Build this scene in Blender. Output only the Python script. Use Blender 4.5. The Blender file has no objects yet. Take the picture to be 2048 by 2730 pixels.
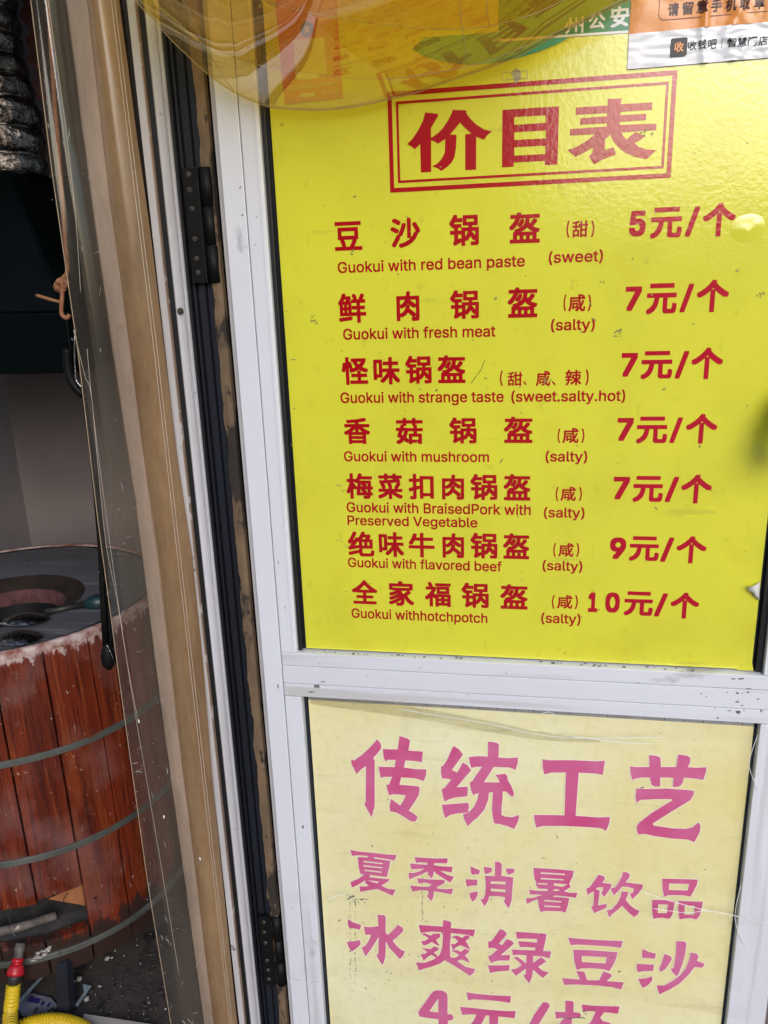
import bpy, bmesh, math, random, os
from mathutils import Vector, Matrix, noise
random.seed(7)
S = bpy.context.scene
C = S.collection
R_ = math.radians

# ------------------------------------------------------------------ camera
FPX, PITCH, YAW, ROLL = 2129.66, -0.288224, 0.183281, -0.0354602
EYE = Vector((0.0, -1.0, 1.5))
ROT = (Matrix.Rotation(YAW, 3, 'Z') @ Matrix.Rotation(math.pi/2+PITCH, 3, 'X') @ Matrix.Rotation(ROLL, 3, 'Z'))
cd = bpy.data.cameras.new('camera'); cam = bpy.data.objects.new('camera', cd); C.objects.link(cam)
cd.sensor_fit = 'HORIZONTAL'; cd.sensor_width = 36; cd.lens = 36*FPX/2048
cd.clip_start = 0.01; cd.clip_end = 300
cam.matrix_world = Matrix.Translation(EYE) @ ROT.to_4x4()
S.camera = cam

# ------------------------------------------------------------------ world and sun
SUN_EL, SUN_AZ = R_(29), R_(161)          # soft sun behind the photographer, over the street
w = bpy.data.worlds.new("World"); S.world = w; w.use_nodes = True
nt = w.node_tree; bg = nt.nodes['Background']
sky = nt.nodes.new('ShaderNodeTexSky'); sky.sky_type = 'NISHITA'; sky.sun_disc = False
sky.sun_elevation = SUN_EL; sky.sun_rotation = SUN_AZ
sky.dust_density = 2.0; sky.air_density = 1.2; sky.ozone_density = 3.0
nt.links.new(sky.outputs[0], bg.inputs[0]); bg.inputs[1].default_value = 0.15
sl = bpy.data.lights.new('sun', 'SUN'); sl.energy = 0.9; sl.angle = R_(38); sl.color = (1, 0.99, 0.975)
sun = bpy.data.objects.new('sun', sl); C.objects.link(sun)
sd = Vector((math.sin(SUN_AZ)*math.cos(SUN_EL), math.cos(SUN_AZ)*math.cos(SUN_EL), math.sin(SUN_EL)))
sun.rotation_euler = sd.to_track_quat('Z', 'Y').to_euler()
S.view_settings.view_transform = 'Standard'; S.view_settings.look = 'None'
S.view_settings.exposure = 0.64; S.view_settings.gamma = 1; S.view_settings.use_curve_mapping = False
S.cycles.max_bounces = 12; S.cycles.transparent_max_bounces = 24
S.cycles.caustics_reflective = False; S.cycles.caustics_refractive = False
S.cycles.sample_clamp_indirect = 6
try: S.cycles.use_denoising = True
except Exception: pass

# ------------------------------------------------------------------ measuring helpers
def ray(px, py):
    return ROT @ Vector(((px-1024)/FPX, -(py-1365)/FPX, -1.0))
def W(px, py, Y=0.0):
    """the world point at depth Y that was measured at a pixel of the photograph"""
    d = ray(px, py); t = (Y-EYE.y)/d.y
    return EYE + d*t
def WZ(px, py, Z):
    d = ray(px, py); t = (Z-EYE.z)/d.z
    return EYE + d*t
def XV(Y, *pts):
    return sum(W(a, b, Y).x for a, b in pts)/len(pts)

# ------------------------------------------------------------------ object helpers
def tag(o, label=None, cat=None, group=None, kind=None):
    if label: o['label'] = label
    if cat: o['category'] = cat
    if group: o['group'] = group
    if kind: o['kind'] = kind
    return o
def thing(name, loc, label, cat, group=None):
    o = bpy.data.objects.new(name, None); C.objects.link(o); o.location = loc; o.empty_display_size = .05
    return tag(o, label, cat, group)
def wloc(o):
    v = Vector((0, 0, 0))
    while o is not None: v += o.location; o = o.parent
    return v
def obj(name, bm, m, parent=None, smooth=False, kind=None):
    if parent is not None:
        bmesh.ops.translate(bm, verts=bm.verts, vec=-wloc(parent))
    me = bpy.data.meshes.new(name); bm.to_mesh(me); bm.free()
    if smooth:
        me.shade_smooth()
    for mm in (m if isinstance(m, (list, tuple)) else [m]): me.materials.append(mm)
    o = bpy.data.objects.new(name, me); C.objects.link(o)
    if parent is not None: o.parent = parent
    if kind: o['kind'] = kind
    return o
def own_origin(o):
    """move the origin of a one-mesh thing to its base"""
    me = o.data; xs = [v.co for v in me.vertices]
    c = Vector((sum(v.x for v in xs)/len(xs), sum(v.y for v in xs)/len(xs), min(v.z for v in xs)))
    me.transform(Matrix.Translation(-c)); o.location = c
    return o
def add_box(bm, a, b, bev=0.0):
    x0, y0, z0 = a; x1, y1, z1 = b
    r = bmesh.ops.create_cube(bm, size=1)
    vs = r['verts']
    for v in vs:
        v.co = Vector(((x0+x1)/2+v.co.x*(x1-x0), (y0+y1)/2+v.co.y*(y1-y0), (z0+z1)/2+v.co.z*(z1-z0)))
    if bev > 0:
        es = list({e for v in vs for e in v.link_edges})
        bmesh.ops.bevel(bm, geom=es, offset=bev, segments=2, affect='EDGES', profile=.6)
def box(a, b, bev=0.0):
    bm = bmesh.new(); add_box(bm, a, b, bev); return bm
def add_prism_z(bm, prof, z0, z1, cap=True):
    """closed (x,y) outline extruded from z0 to z1"""
    lo = [bm.verts.new((x, y, z0)) for x, y in prof]; hi = [bm.verts.new((x, y, z1)) for x, y in prof]
    n = len(prof)
    for i in range(n):
        bm.faces.new((lo[i], lo[(i+1) % n], hi[(i+1) % n], hi[i]))
    if cap: bm.faces.new(lo[::-1]); bm.faces.new(hi)
    bmesh.ops.recalc_face_normals(bm, faces=bm.faces)
def add_tube(bm, pts, rad, n=10, cap=True):
    pts = [Vector(p) for p in pts]
    rs = rad if isinstance(rad, (list, tuple)) else [rad]*len(pts)
    up = Vector((0, 0, 1)); rings = []
    prev = None
    for i, p in enumerate(pts):
        t = (pts[min(i+1, len(pts)-1)]-pts[max(i-1, 0)]).normalized()
        if prev is None:
            a = t.cross(up)
            if a.length < .1: a = t.cross(Vector((1, 0, 0)))
        else:
            a = prev - t*prev.dot(t)
        a.normalize(); prev = a; b = t.cross(a)
        rings.append([bm.verts.new(p+(a*math.cos(2*math.pi*k/n)+b*math.sin(2*math.pi*k/n))*rs[i]) for k in range(n)])
    for i in range(len(rings)-1):
        for k in range(n):
            bm.faces.new((rings[i][k], rings[i][(k+1) % n], rings[i+1][(k+1) % n], rings[i+1][k]))
    if cap: bm.faces.new(rings[0][::-1]); bm.faces.new(rings[-1])
def tube(pts, rad, n=10):
    bm = bmesh.new(); add_tube(bm, pts, rad, n); return bm
def smooth_path(pts, k=6):
    P = [Vector(p) for p in pts]; out = []
    for i in range(len(P)-1):
        p0, p1, p2, p3 = P[max(i-1, 0)], P[i], P[i+1], P[min(i+2, len(P)-1)]
        for j in range(k):
            t = j/k
            out.append(.5*((2*p1)+(-p0+p2)*t+(2*p0-5*p1+4*p2-p3)*t*t+(-p0+3*p1-3*p2+p3)*t**3))
    out.append(P[-1]); return out
def grid_surf(bm, rows):
    vs = [[bm.verts.new(p) for p in r] for r in rows]
    for i in range(len(vs)-1):
        for j in range(len(vs[0])-1):
            bm.faces.new((vs[i][j], vs[i][j+1], vs[i+1][j+1], vs[i+1][j]))
def add_disc(bm, c, r, n=24, axis='Z', h=0.002):
    m = Matrix.Translation(c)
    if axis == 'Y': m = m @ Matrix.Rotation(math.pi/2, 4, 'X')
    bmesh.ops.create_cone(bm, cap_ends=True, segments=n, radius1=r, radius2=r*.92, depth=h, matrix=m)

# ------------------------------------------------------------------ materials
def pm(name, base, alt=None, scale=8.0, stretch=(1, 1, 1), rough=.5, metal=0.0, bump=0.0, bscale=60.0, spec=.5,
       spots=None, sscale=30.0, sth=.62, streaks=None, coat=0.0, coat_rough=.1, rvar=0.0, alpha=1.0, sstretch=(1, 1, 1), detail=6.0, layers=()):
    m = bpy.data.materials.new(name); m.use_nodes = True
    t = m.node_tree; N = t.nodes; L = t.links; b = N['Principled BSDF']
    tc = N.new('ShaderNodeTexCoord')
    def coord(st):
        mp = N.new('ShaderNodeMapping'); mp.inputs['Scale'].default_value = st
        L.new(tc.outputs['Object'], mp.inputs[0]); return mp.outputs[0]
    def nz(sc, st=(1, 1, 1), d=detail, ro=.6):
        n = N.new('ShaderNodeTexNoise'); n.inputs['Scale'].default_value = sc; n.inputs['Detail'].default_value = d
        n.inputs['Roughness'].default_value = ro; L.new(coord(st), n.inputs['Vector']); return n.outputs['Fac']
    def ramp(sock, p0, p1):
        r = N.new('ShaderNodeMapRange'); r.inputs[1].default_value = p0; r.inputs[2].default_value = p1
        L.new(sock, r.inputs[0]); return r.outputs[0]
    def mix(f, a, bcol):
        x = N.new('ShaderNodeMix'); x.data_type = 'RGBA'; L.new(f, x.inputs[0])
        for s_, v in ((x.inputs[6], a), (x.inputs[7], bcol)):
            if isinstance(v, tuple): s_.default_value = (*v, 1)
            else: L.new(v, s_)
        return x.outputs[2]
    col = base
    if alt: col = mix(ramp(nz(scale, stretch), .35, .65), base, alt)
    if streaks: col = mix(ramp(nz(streaks[1], streaks[2]), streaks[3], streaks[3]+.08), col, streaks[0])
    if spots:
        if not isinstance(spots, list): spots = [(spots, sscale, sth)]
        for sc_, ss, th in spots:
            col = mix(ramp(nz(ss, sstretch, 8), th, th+.05), col, sc_)
    for sc_, ss, st_, th, soft, amt in layers:
        f = N.new('ShaderNodeMath'); f.operation = 'MULTIPLY'; f.inputs[1].default_value = amt
        L.new(ramp(nz(ss, st_, 7), th, th+soft), f.inputs[0]); col = mix(f.outputs[0], col, sc_)
    if isinstance(col, tuple): b.inputs['Base Color'].default_value = (*col, 1)
    else: L.new(col, b.inputs['Base Color'])
    b.inputs['Roughness'].default_value = rough
    if rvar:
        r = N.new('ShaderNodeMapRange'); r.inputs[1].default_value = .3; r.inputs[2].default_value = .7
        r.inputs[3].default_value = max(rough-rvar, .02); r.inputs[4].default_value = rough+rvar
        L.new(nz(scale*1.7, stretch), r.inputs[0]); L.new(r.outputs[0], b.inputs['Roughness'])
    b.inputs['Metallic'].default_value = metal
    b.inputs['Specular IOR Level'].default_value = spec
    b.inputs['Coat Weight'].default_value = coat; b.inputs['Coat IOR'].default_value = 1.7 if coat == 1.0 else 1.5; b.inputs['Coat Roughness'].default_value = coat_rough
    b.inputs['Alpha'].default_value = alpha
    if bump:
        bp = N.new('ShaderNodeBump'); bp.inputs['Strength'].default_value = 1; bp.inputs['Distance'].default_value = bump
        L.new(nz(bscale, stretch, 5), bp.inputs['Height']); L.new(bp.outputs[0], b.inputs['Normal'])
        L.new(bp.outputs[0], b.inputs['Coat Normal'])
    return m
def film(name, tint, haze, haze_amt, gloss=.1, rough=.08, bump=.0008, bscale=9, stretch=(1, 1, 1), fcap=.35):
    """clear plastic sheet: lets light through, tinted, a little milky and glossy"""
    m = bpy.data.materials.new(name); m.use_nodes = True
    t = m.node_tree; N = t.nodes; L = t.links; N.remove(N['Principled BSDF']); out = N['Material Output']
    tc = N.new('ShaderNodeTexCoord'); mp = N.new('ShaderNodeMapping'); mp.inputs['Scale'].default_value = stretch
    L.new(tc.outputs['Object'], mp.inputs[0])
    n = N.new('ShaderNodeTexNoise'); n.inputs['Scale'].default_value = bscale; n.inputs['Detail'].default_value = 3
    L.new(mp.outputs[0], n.inputs['Vector'])
    bp = N.new('ShaderNodeBump'); bp.inputs['Strength'].default_value = 1; bp.inputs['Distance'].default_value = bump
    L.new(n.outputs['Fac'], bp.inputs['Height'])
    tr = N.new('ShaderNodeBsdfTransparent'); tr.inputs[0].default_value = (*tint, 1)
    df = N.new('ShaderNodeBsdfDiffuse'); df.inputs[0].default_value = (*haze, 1)
    tl = N.new('ShaderNodeBsdfTranslucent'); tl.inputs[0].default_value = (*haze, 1)
    gl = N.new('ShaderNodeBsdfGlossy'); gl.inputs['Roughness'].default_value = rough; gl.inputs[0].default_value = (1, 1, 1, 1)
    L.new(bp.outputs[0], gl.inputs['Normal'])
    m1 = N.new('ShaderNodeMixShader'); m1.inputs[0].default_value = .5; L.new(df.outputs[0], m1.inputs[1]); L.new(tl.outputs[0], m1.inputs[2])
    m2 = N.new('ShaderNodeMixShader')
    n2 = N.new('ShaderNodeTexNoise'); n2.inputs['Scale'].default_value = 14; n2.inputs['Detail'].default_value = 8; n2.inputs['Roughness'].default_value = .7
    mp2 = N.new('ShaderNodeMapping'); mp2.inputs['Scale'].default_value = (1.5, 1.5, .35); L.new(tc.outputs['Object'], mp2.inputs[0]); L.new(mp2.outputs[0], n2.inputs['Vector'])
    mr = N.new('ShaderNodeMapRange'); mr.inputs[1].default_value = .3; mr.inputs[2].default_value = .75
    mr.inputs[3].default_value = haze_amt*.6; mr.inputs[4].default_value = min(haze_amt*1.5, 1)
    L.new(n2.outputs['Fac'], mr.inputs[0]); L.new(mr.outputs[0], m2.inputs[0])
    L.new(tr.outputs[0], m2.inputs[1]); L.new(m1.outputs[0], m2.inputs[2])
    fr = N.new('ShaderNodeFresnel'); fr.inputs[0].default_value = 1.5; L.new(bp.outputs[0], fr.inputs['Normal'])
    fm = N.new('ShaderNodeMath'); fm.operation = 'ADD'; fm.inputs[1].default_value = gloss-.04; fm.use_clamp = True
    cp = N.new('ShaderNodeMath'); cp.operation = 'MINIMUM'; cp.inputs[1].default_value = fcap
    L.new(fr.outputs[0], cp.inputs[0]); L.new(cp.outputs[0], fm.inputs[0])
    m3 = N.new('ShaderNodeMixShader'); L.new(fm.outputs[0], m3.inputs[0]); L.new(m2.outputs[0], m3.inputs[1]); L.new(gl.outputs[0], m3.inputs[2])
    L.new(m3.outputs[0], out.inputs[0])
    return m

M = {}
M['yellow'] = pm('yellow_print', (.735, .71, .045), (.69, .665, .05), 5, rough=.3, spec=.25, coat=1.0, coat_rough=.05, bump=.00022, bscale=150,
                 spots=[((.42, .36, .03), 26, .70), ((.20, .17, .04), 90, .725)],
                 layers=[((.60, .56, .03), 11, (1, 1, 1), .50, .2, .5), ((.55, .50, .04), 60, (1, 1, .6), .60, .08, .4), ((.50, .46, .05), 24, (.3, 1, 2.5), .64, .05, .45)])
M['red'] = pm('red_print', (.43, .001, .006), (.39, .001, .007), 20, rough=.3, spec=.25, coat=1.0, coat_rough=.05, bump=.00022, bscale=150, spots=[((.25, .01, .01), 60, .72)])
M['crimson'] = pm('crimson_print', (.48, .001, .020), (.43, .001, .017), 20, rough=.3, spec=.25, coat=1.0, coat_rough=.05, bump=.00022, bscale=150)
M['pale'] = pm('faded_yellow_print', (.86, .82, .54), (.78, .68, .28), 2.2, rough=.4, coat=.4, coat_rough=.2, bump=.0001, bscale=70,
               spots=[((.30, .27, .12), 22, .69), ((.12, .11, .07), 75, .715)],
               layers=[((.58, .52, .27), 70, (1, 1, 1), .50, .18, .20), ((.50, .45, .24), 20, (.25, 1, 3), .60, .06, .22), ((.42, .38, .20), 9, (1, 1, .7), .58, .16, .28)])
M['pink'] = pm('faded_pink_ink', (.60, .075, .22), (.64, .17, .34), 9, rough=.4, coat=.3, bump=.0001, bscale=70, spots=[((.36, .01, .08), 40, .68)])
M['halo'] = pm('pale_ink_edge', (.86, .78, .60), (.84, .80, .68), 20, rough=.4)
M['alu'] = pm('white_painted_aluminium', (.72, .73, .79), (.66, .66, .73), 4, (1, 1, .2), rough=.38, spec=.4, bump=.00004, bscale=90, detail=8,
              spots=[((.42, .41, .43), 11, .66), ((.10, .09, .09), 60, .735)], sstretch=(1, 1, .5), layers=[((.42, .40, .38), 18, (2, 2, .07), .58, .10, .45)])
M['alu_h'] = pm('white_painted_aluminium_rail', (.72, .73, .79), (.66, .66, .73), 4, (.2, 1, 1), rough=.38, spec=.4, bump=.00004, bscale=90, detail=8,
              spots=[((.48, .47, .49), 13, .66), ((.10, .09, .09), 60, .735)], sstretch=(.5, 1, 1), layers=[((.45, .42, .38), 16, (.10, 1, 2.5), .58, .10, .45)])
M['alu_dirty'] = pm('grimy_white_aluminium', (.60, .60, .66), (.40, .38, .38), 9, (1, 1, .15), rough=.5, bump=.0001, bscale=80,
                    streaks=((.20, .15, .11), 14, (1.5, 1.5, .12), .60), spots=[((.07, .06, .06), 35, .67)])
M['rust_edge'] = pm('grimy_brown_edge', (.33, .22, .15), (.18, .12, .09), 40, (1, 1, .2), rough=.8, bump=.0002, spots=(.5, .45, .42), sscale=30, sth=.6)
M['black'] = pm('black_gasket', (.006, .006, .008), rough=.55)
M['track'] = pm('dark_anodised_track', (.014, .016, .025), (.009, .010, .015), 12, (1, 1, .1), rough=.42, spots=[((.12, .12, .14), 80, .72)], bump=.00003)
M['hinge'] = pm('black_hinge_metal', (.0035, .0035, .004), (.007, .0065, .006), 30, rough=.55, spec=.2, bump=.0002)
M['screw'] = pm('dull_steel_screw', (.25, .22, .18), (.12, .1, .08), 90, rough=.4, metal=.8, bump=.0002, bscale=300)
M['foam'] = pm('old_foam_tape', (.20, .13, .075), (.12, .08, .048), 30, (1, 1, .4), rough=.9, bump=.001, bscale=70,
               spots=[((.03, .022, .018), 22, .53), ((.02, .015, .012), 70, .62)], sstretch=(1, 1, .45))
M['glass'] = pm('dark_glass', (.012, .013, .018), rough=.08, spec=.5)
M['tan'] = film('tan_plastic_film', (.62, .45, .28), (.80, .61, .47), .84, gloss=.03, fcap=.12, rough=.22, bump=.0008, bscale=4, stretch=(1, 1, .3))
M['tanroll'] = film('amber_rolled_plastic', (.55, .35, .17), (.60, .40, .22), .72, gloss=.03, fcap=.10, rough=.22, bump=.0010, bscale=4, stretch=(1, 1, .25))
M['clear'] = film('clear_plastic_film', (.90, .86, .80), (.42, .36, .29), .13, gloss=.05, fcap=.22, rough=.10, bump=.004, bscale=5, stretch=(1, 1, .25))
M['amber'] = film('amber_plastic_film', (.975, .90, .62), (.85, .60, .14), .07, gloss=.03, rough=.015, bump=.0006, bscale=5, fcap=.25)
M['amber_inner'] = film('amber_inner_film', (.985, .92, .68), (.85, .60, .14), .06, gloss=.0, rough=.03, bump=.0008, bscale=7, fcap=.055)
M['tape'] = film('clear_tape', (.995, .993, .985), (.8, .8, .78), .008, gloss=.0, fcap=.06, rough=.10, bump=.0025, bscale=30, stretch=(.4, 1, 2))
M['glint'] = pm('white_glint_mark', (.85, .86, .86), rough=.15)  # glints put in as white colour, also used for scratches
M['edge'] = pm('plastic_cut_edge', (.45, .33, .22), (.35, .26, .18), 30, rough=.3)
M['edge_pale'] = pm('plastic_edge_and_glint', (.6, .5, .4), rough=.25)  # moulding and fold lines, also the painted highlights on the curtain
M['wood'] = pm('varnished_red_wood', (.190, .027, .007), (.085, .010, .003), 10, (2.4, 2.4, .22), rough=.5, spec=.3, coat=.08, coat_rough=.3, bump=.0009, bscale=28,
               streaks=((.22, .040, .010), 26, (2.5, 2.5, .15), .56), spots=[((.30, .16, .14), 34, .645), ((.03, .008, .006), 16, .68)], sstretch=(1.5, 1.5, .6),
    layers=[((.035, .005, .003), 150, (2.2, 2.2, .035), .50, .10, .75), ((.26, .055, .012), 9, (2, 2, .35), .56, .12, .6), ((.24, .13, .125), 7, (1, 1, .8), .50, .22, .55),
            ((.45, .33, .31), 120, (1, 1, .7), .665, .03, .8), ((.40, .30, .28), 45, (3, 3, .25), .69, .03, .7), ((.012, .006, .005), 5, (1, 1, 1.2), .62, .1, .8)])
M['wood_top'] = pm('flour_worn_wood', (.55, .45, .42), (.22, .06, .04), 40, (1, 1, 1), rough=.8, bump=.001, bscale=60)
M['hoop'] = pm('galvanised_hoop', (.17, .18, .165), (.09, .095, .08), 9, rough=.5, metal=.45, bump=.0003, bscale=60, spots=[((.20, .07, .035), 18, .60), ((.05, .045, .04), 40, .66)])
M['steel'] = pm('scuffed_steel_top', (.17, .17, .19), (.12, .118, .135), 7, (.35, 2, 1), rough=.5, metal=.4, bump=.0002, bscale=30,
                streaks=((.27, .265, .285), 16, (.3, 3, 1), .58), spots=[((.02, .02, .02), 22, .70)])
M['soot'] = pm('sooty_iron', (.010, .007, .006), (.03, .018, .012), 22, rough=.7, bump=.0006, bscale=60)
M['clay'] = pm('burnt_clay_lip', (.12, .045, .05), (.06, .02, .02), 40, rough=.9, bump=.001, bscale=60)
M['hood'] = pm('dark_green_enamel', (.0010, .003, .0036), (.0006, .0015, .002), 6, rough=.45, spec=.12, spots=[((.10, .10, .10), 70, .725)], bump=.0002, bscale=14)
M['foil'] = pm('crumpled_foil', (.40, .35, .31), (.10, .08, .07), 30, rough=.16, metal=1.0, bump=.004, bscale=90, detail=3)
M['wall'] = pm('grubby_wall_paint', (.33, .28, .275), (.27, .23, .225), 3, rough=.8, bump=.0005, bscale=20, spots=[((.13, .10, .09), 12, .70)])
M['floor'] = pm('filthy_concrete', (.060, .046, .039), (.030, .024, .021), 9, rough=.85, bump=.004, bscale=45,
                spots=[((.008, .007, .006), 10, .60), ((.20, .18, .165), 120, .72)])
M['slab'] = pm('pale_stone_slab', (.42, .38, .35), (.34, .31, .28), 12, rough=.7, bump=.0006, bscale=40, spots=[((.12, .1, .09), 50, .68)])
M['hose'] = pm('yellow_gas_hose', (.72, .50, .012), (.60, .40, .01), 14, rough=.35, spots=[((.08, .06, .02), 70, .66)])
M['redplastic'] = pm('red_plastic', (.50, .01, .018), (.40, .01, .015), 20, rough=.35, spots=[((.08, .02, .02), 60, .66)])
M['blackrubber'] = pm('black_rubber', (.015, .014, .013), (.03, .028, .025), 30, rough=.5)
M['shiny'] = pm('worn_stainless', (.75, .73, .70), (.30, .28, .27), 40, rough=.22, metal=1.0, bump=.003, bscale=60)
M['brushed'] = pm('brushed_steel_panel', (.75, .78, .90), (.45, .48, .60), 9, (3, 3, .4), rough=.4, metal=.3, bump=.001, bscale=20)
M['pipe'] = pm('corroded_pipe', (.20, .17, .15), (.06, .05, .045), 34, rough=.7, bump=.0015, bscale=70, spots=[((.5, .46, .42), 60, .63)])
M['ash'] = pm('ashy_grate', (.085, .078, .076), (.035, .032, .032), 18, rough=.9, bump=.002, bscale=50, spots=[((.25, .23, .22), 90, .68)])
M['plank'] = pm('bare_plank', (.42, .17, .065), (.32, .12, .045), 14, (4, 4, .5), rough=.7, bump=.0005, bscale=40)
M['rope'] = pm('brown_twine', (.34, .15, .07), (.20, .08, .04), 80, rough=.9, bump=.001, bscale=200)
M['teal'] = pm('dark_teal_plastic', (.008, .03, .035), rough=.4)
M['orange_sticker'] = pm('orange_sticker_print', (.66, .19, .09), (.60, .17, .08), 10, rough=.35, coat=.5)
M['cream'] = pm('cream_print', (.72, .62, .36), (.62, .5, .27), 60, rough=.4)
M['blueprint'] = pm('slate_blue_print', (.06, .08, .22), rough=.4)
M['green'] = pm('green_print', (.006, .22, .085), (.006, .18, .07), 12, rough=.4, coat=.5)
M['tealprint'] = pm('turquoise_print', (.05, .42, .36), (.04, .36, .33), 12, rough=.35, coat=.6)
M['white'] = pm('white_print', (.80, .80, .84), (.74, .74, .79), 9, rough=.38, coat=.4, bump=.0010, bscale=16)
M['orange'] = pm('orange_print', (.72, .27, .055), (.66, .23, .045), 9, rough=.36, coat=.4, bump=.0010, bscale=16)
M['ink'] = pm('black_ink', (.012, .010, .014), rough=.4)
M['brownink'] = pm('dark_brown_ink', (.07, .018, .018), rough=.4)
M['paperback'] = pm('white_paper_back', (.72, .71, .70), (.5, .48, .46), 30, rough=.6)
M['tile'] = pm('grey_wired_glass', (.42, .42, .44), (.30, .30, .32), 20, rough=.35, metal=.2)
M['paper_dirty'] = pm('dirty_printed_paper', (.20, .20, .25), (.10, .10, .12), 25, rough=.7, spots=[((.015, .015, .015), 40, .58)], bump=.001)
M['navy'] = pm('navy_print', (.02, .015, .12), rough=.6)
M['shard'] = pm('pale_blue_scrap', (.25, .33, .36), (.16, .2, .22), 40, rough=.5)
M['wax'] = pm('spilled_white_paste', (.55, .52, .49), (.3, .26, .24), 60, rough=.6, bump=.002, bscale=80)
M['cloth'] = pm('maroon_cloth', (.06, .018, .016), (.04, .012, .012), 30, rough=.9)
M['street'] = pm('grey_street_paving', (.10, .098, .095), (.07, .07, .068), 3, rough=.85, bump=.004, bscale=12, spots=[((.08, .08, .08), 6, .66)])
M['awning'] = film('awning_canvas', (.1, .1, .1), (.42, .42, .42), .95, gloss=.03, rough=.6)
M['facade'] = pm('grey_brick_facade', (.07, .062, .06), (.05, .045, .043), 3, rough=.85, bump=.004, bscale=20)
M['shopwall'] = pm('white_tiled_wall', (.55, .54, .52), (.48, .47, .45), 3, rough=.6)
M['grease'] = pm('grease_mark', (.30, .27, .10), (.20, .18, .06), 90, rough=.3)
M['scuff'] = pm('dark_scuff', (.12, .11, .11), (.25, .24, .24), 90, rough=.6)
M['residue'] = pm('glue_residue', (.45, .40, .22), (.36, .34, .24), 60, rough=.4)

# flour dust rubbed into the wood below the rim and above the floor
def dust(m, zlo, zhi, col, sc, th):
    t = m.node_tree; N = t.nodes; L = t.links; b = N['Principled BSDF']; old = b.inputs['Base Color'].links[0].from_socket
    tc = N.new('ShaderNodeTexCoord'); sx = N.new('ShaderNodeSeparateXYZ'); L.new(tc.outputs['Object'], sx.inputs[0])
    mr = N.new('ShaderNodeMapRange'); mr.inputs[1].default_value = zlo; mr.inputs[2].default_value = zhi; L.new(sx.outputs[2], mr.inputs[0])
    n = N.new('ShaderNodeTexNoise'); n.inputs['Scale'].default_value = sc; n.inputs['Detail'].default_value = 8; n.inputs['Roughness'].default_value = .7
    mp = N.new('ShaderNodeMapping'); mp.inputs['Scale'].default_value = (1.6, 1.6, .5); L.new(tc.outputs['Object'], mp.inputs[0]); L.new(mp.outputs[0], n.inputs['Vector'])
    a = N.new('ShaderNodeMath'); a.operation = 'MULTIPLY_ADD'; a.inputs[1].default_value = .5; L.new(mr.outputs[0], a.inputs[0]); L.new(n.outputs['Fac'], a.inputs[2])
    r = N.new('ShaderNodeMapRange'); r.inputs[1].default_value = th; r.inputs[2].default_value = th+.07; L.new(a.outputs[0], r.inputs[0])
    x = N.new('ShaderNodeMix'); x.data_type = 'RGBA'; L.new(r.outputs[0], x.inputs[0]); L.new(old, x.inputs[6]); x.inputs[7].default_value = (*col, 1); L.new(x.outputs[2], b.inputs['Base Color'])
dust(M['wood'], .775, .835, (.50, .36, .34), 55, .80)
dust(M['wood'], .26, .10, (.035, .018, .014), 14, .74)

# ------------------------------------------------------------------ lettering
FD = bpy.utils.system_resource('DATAFILES', path='fonts') or ''
SANS = None
try: SANS = bpy.data.fonts.load(os.path.join(FD, 'Inter.woff2'))     # the sans face that ships with Blender
except Exception: SANS = None
_gc = {}
def curve_mesh(cu):
    o = bpy.data.objects.new('tmp', cu); C.objects.link(o)
    bpy.context.view_layer.update()
    dg = bpy.context.evaluated_depsgraph_get()
    me = bpy.data.meshes.new_from_object(o.evaluated_get(dg))
    r = ([(v.co.x, v.co.y) for v in me.vertices], [tuple(p.vertices) for p in me.polygons])
    bpy.data.objects.remove(o); bpy.data.curves.remove(cu); bpy.data.meshes.remove(me)
    return r
def glyphs(s, space=1.0):
    k = (s, space)
    if k not in _gc:
        cu = bpy.data.curves.new('t', 'FONT'); cu.body = s; cu.size = 1; cu.resolution_u = 4
        cu.space_character = space
        if SANS and s.isascii():
            cu.font = SANS; _gc[k] = ascii_mesh(cu)
        else: _gc[k] = curve_mesh(cu)
    return _gc[k]
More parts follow.
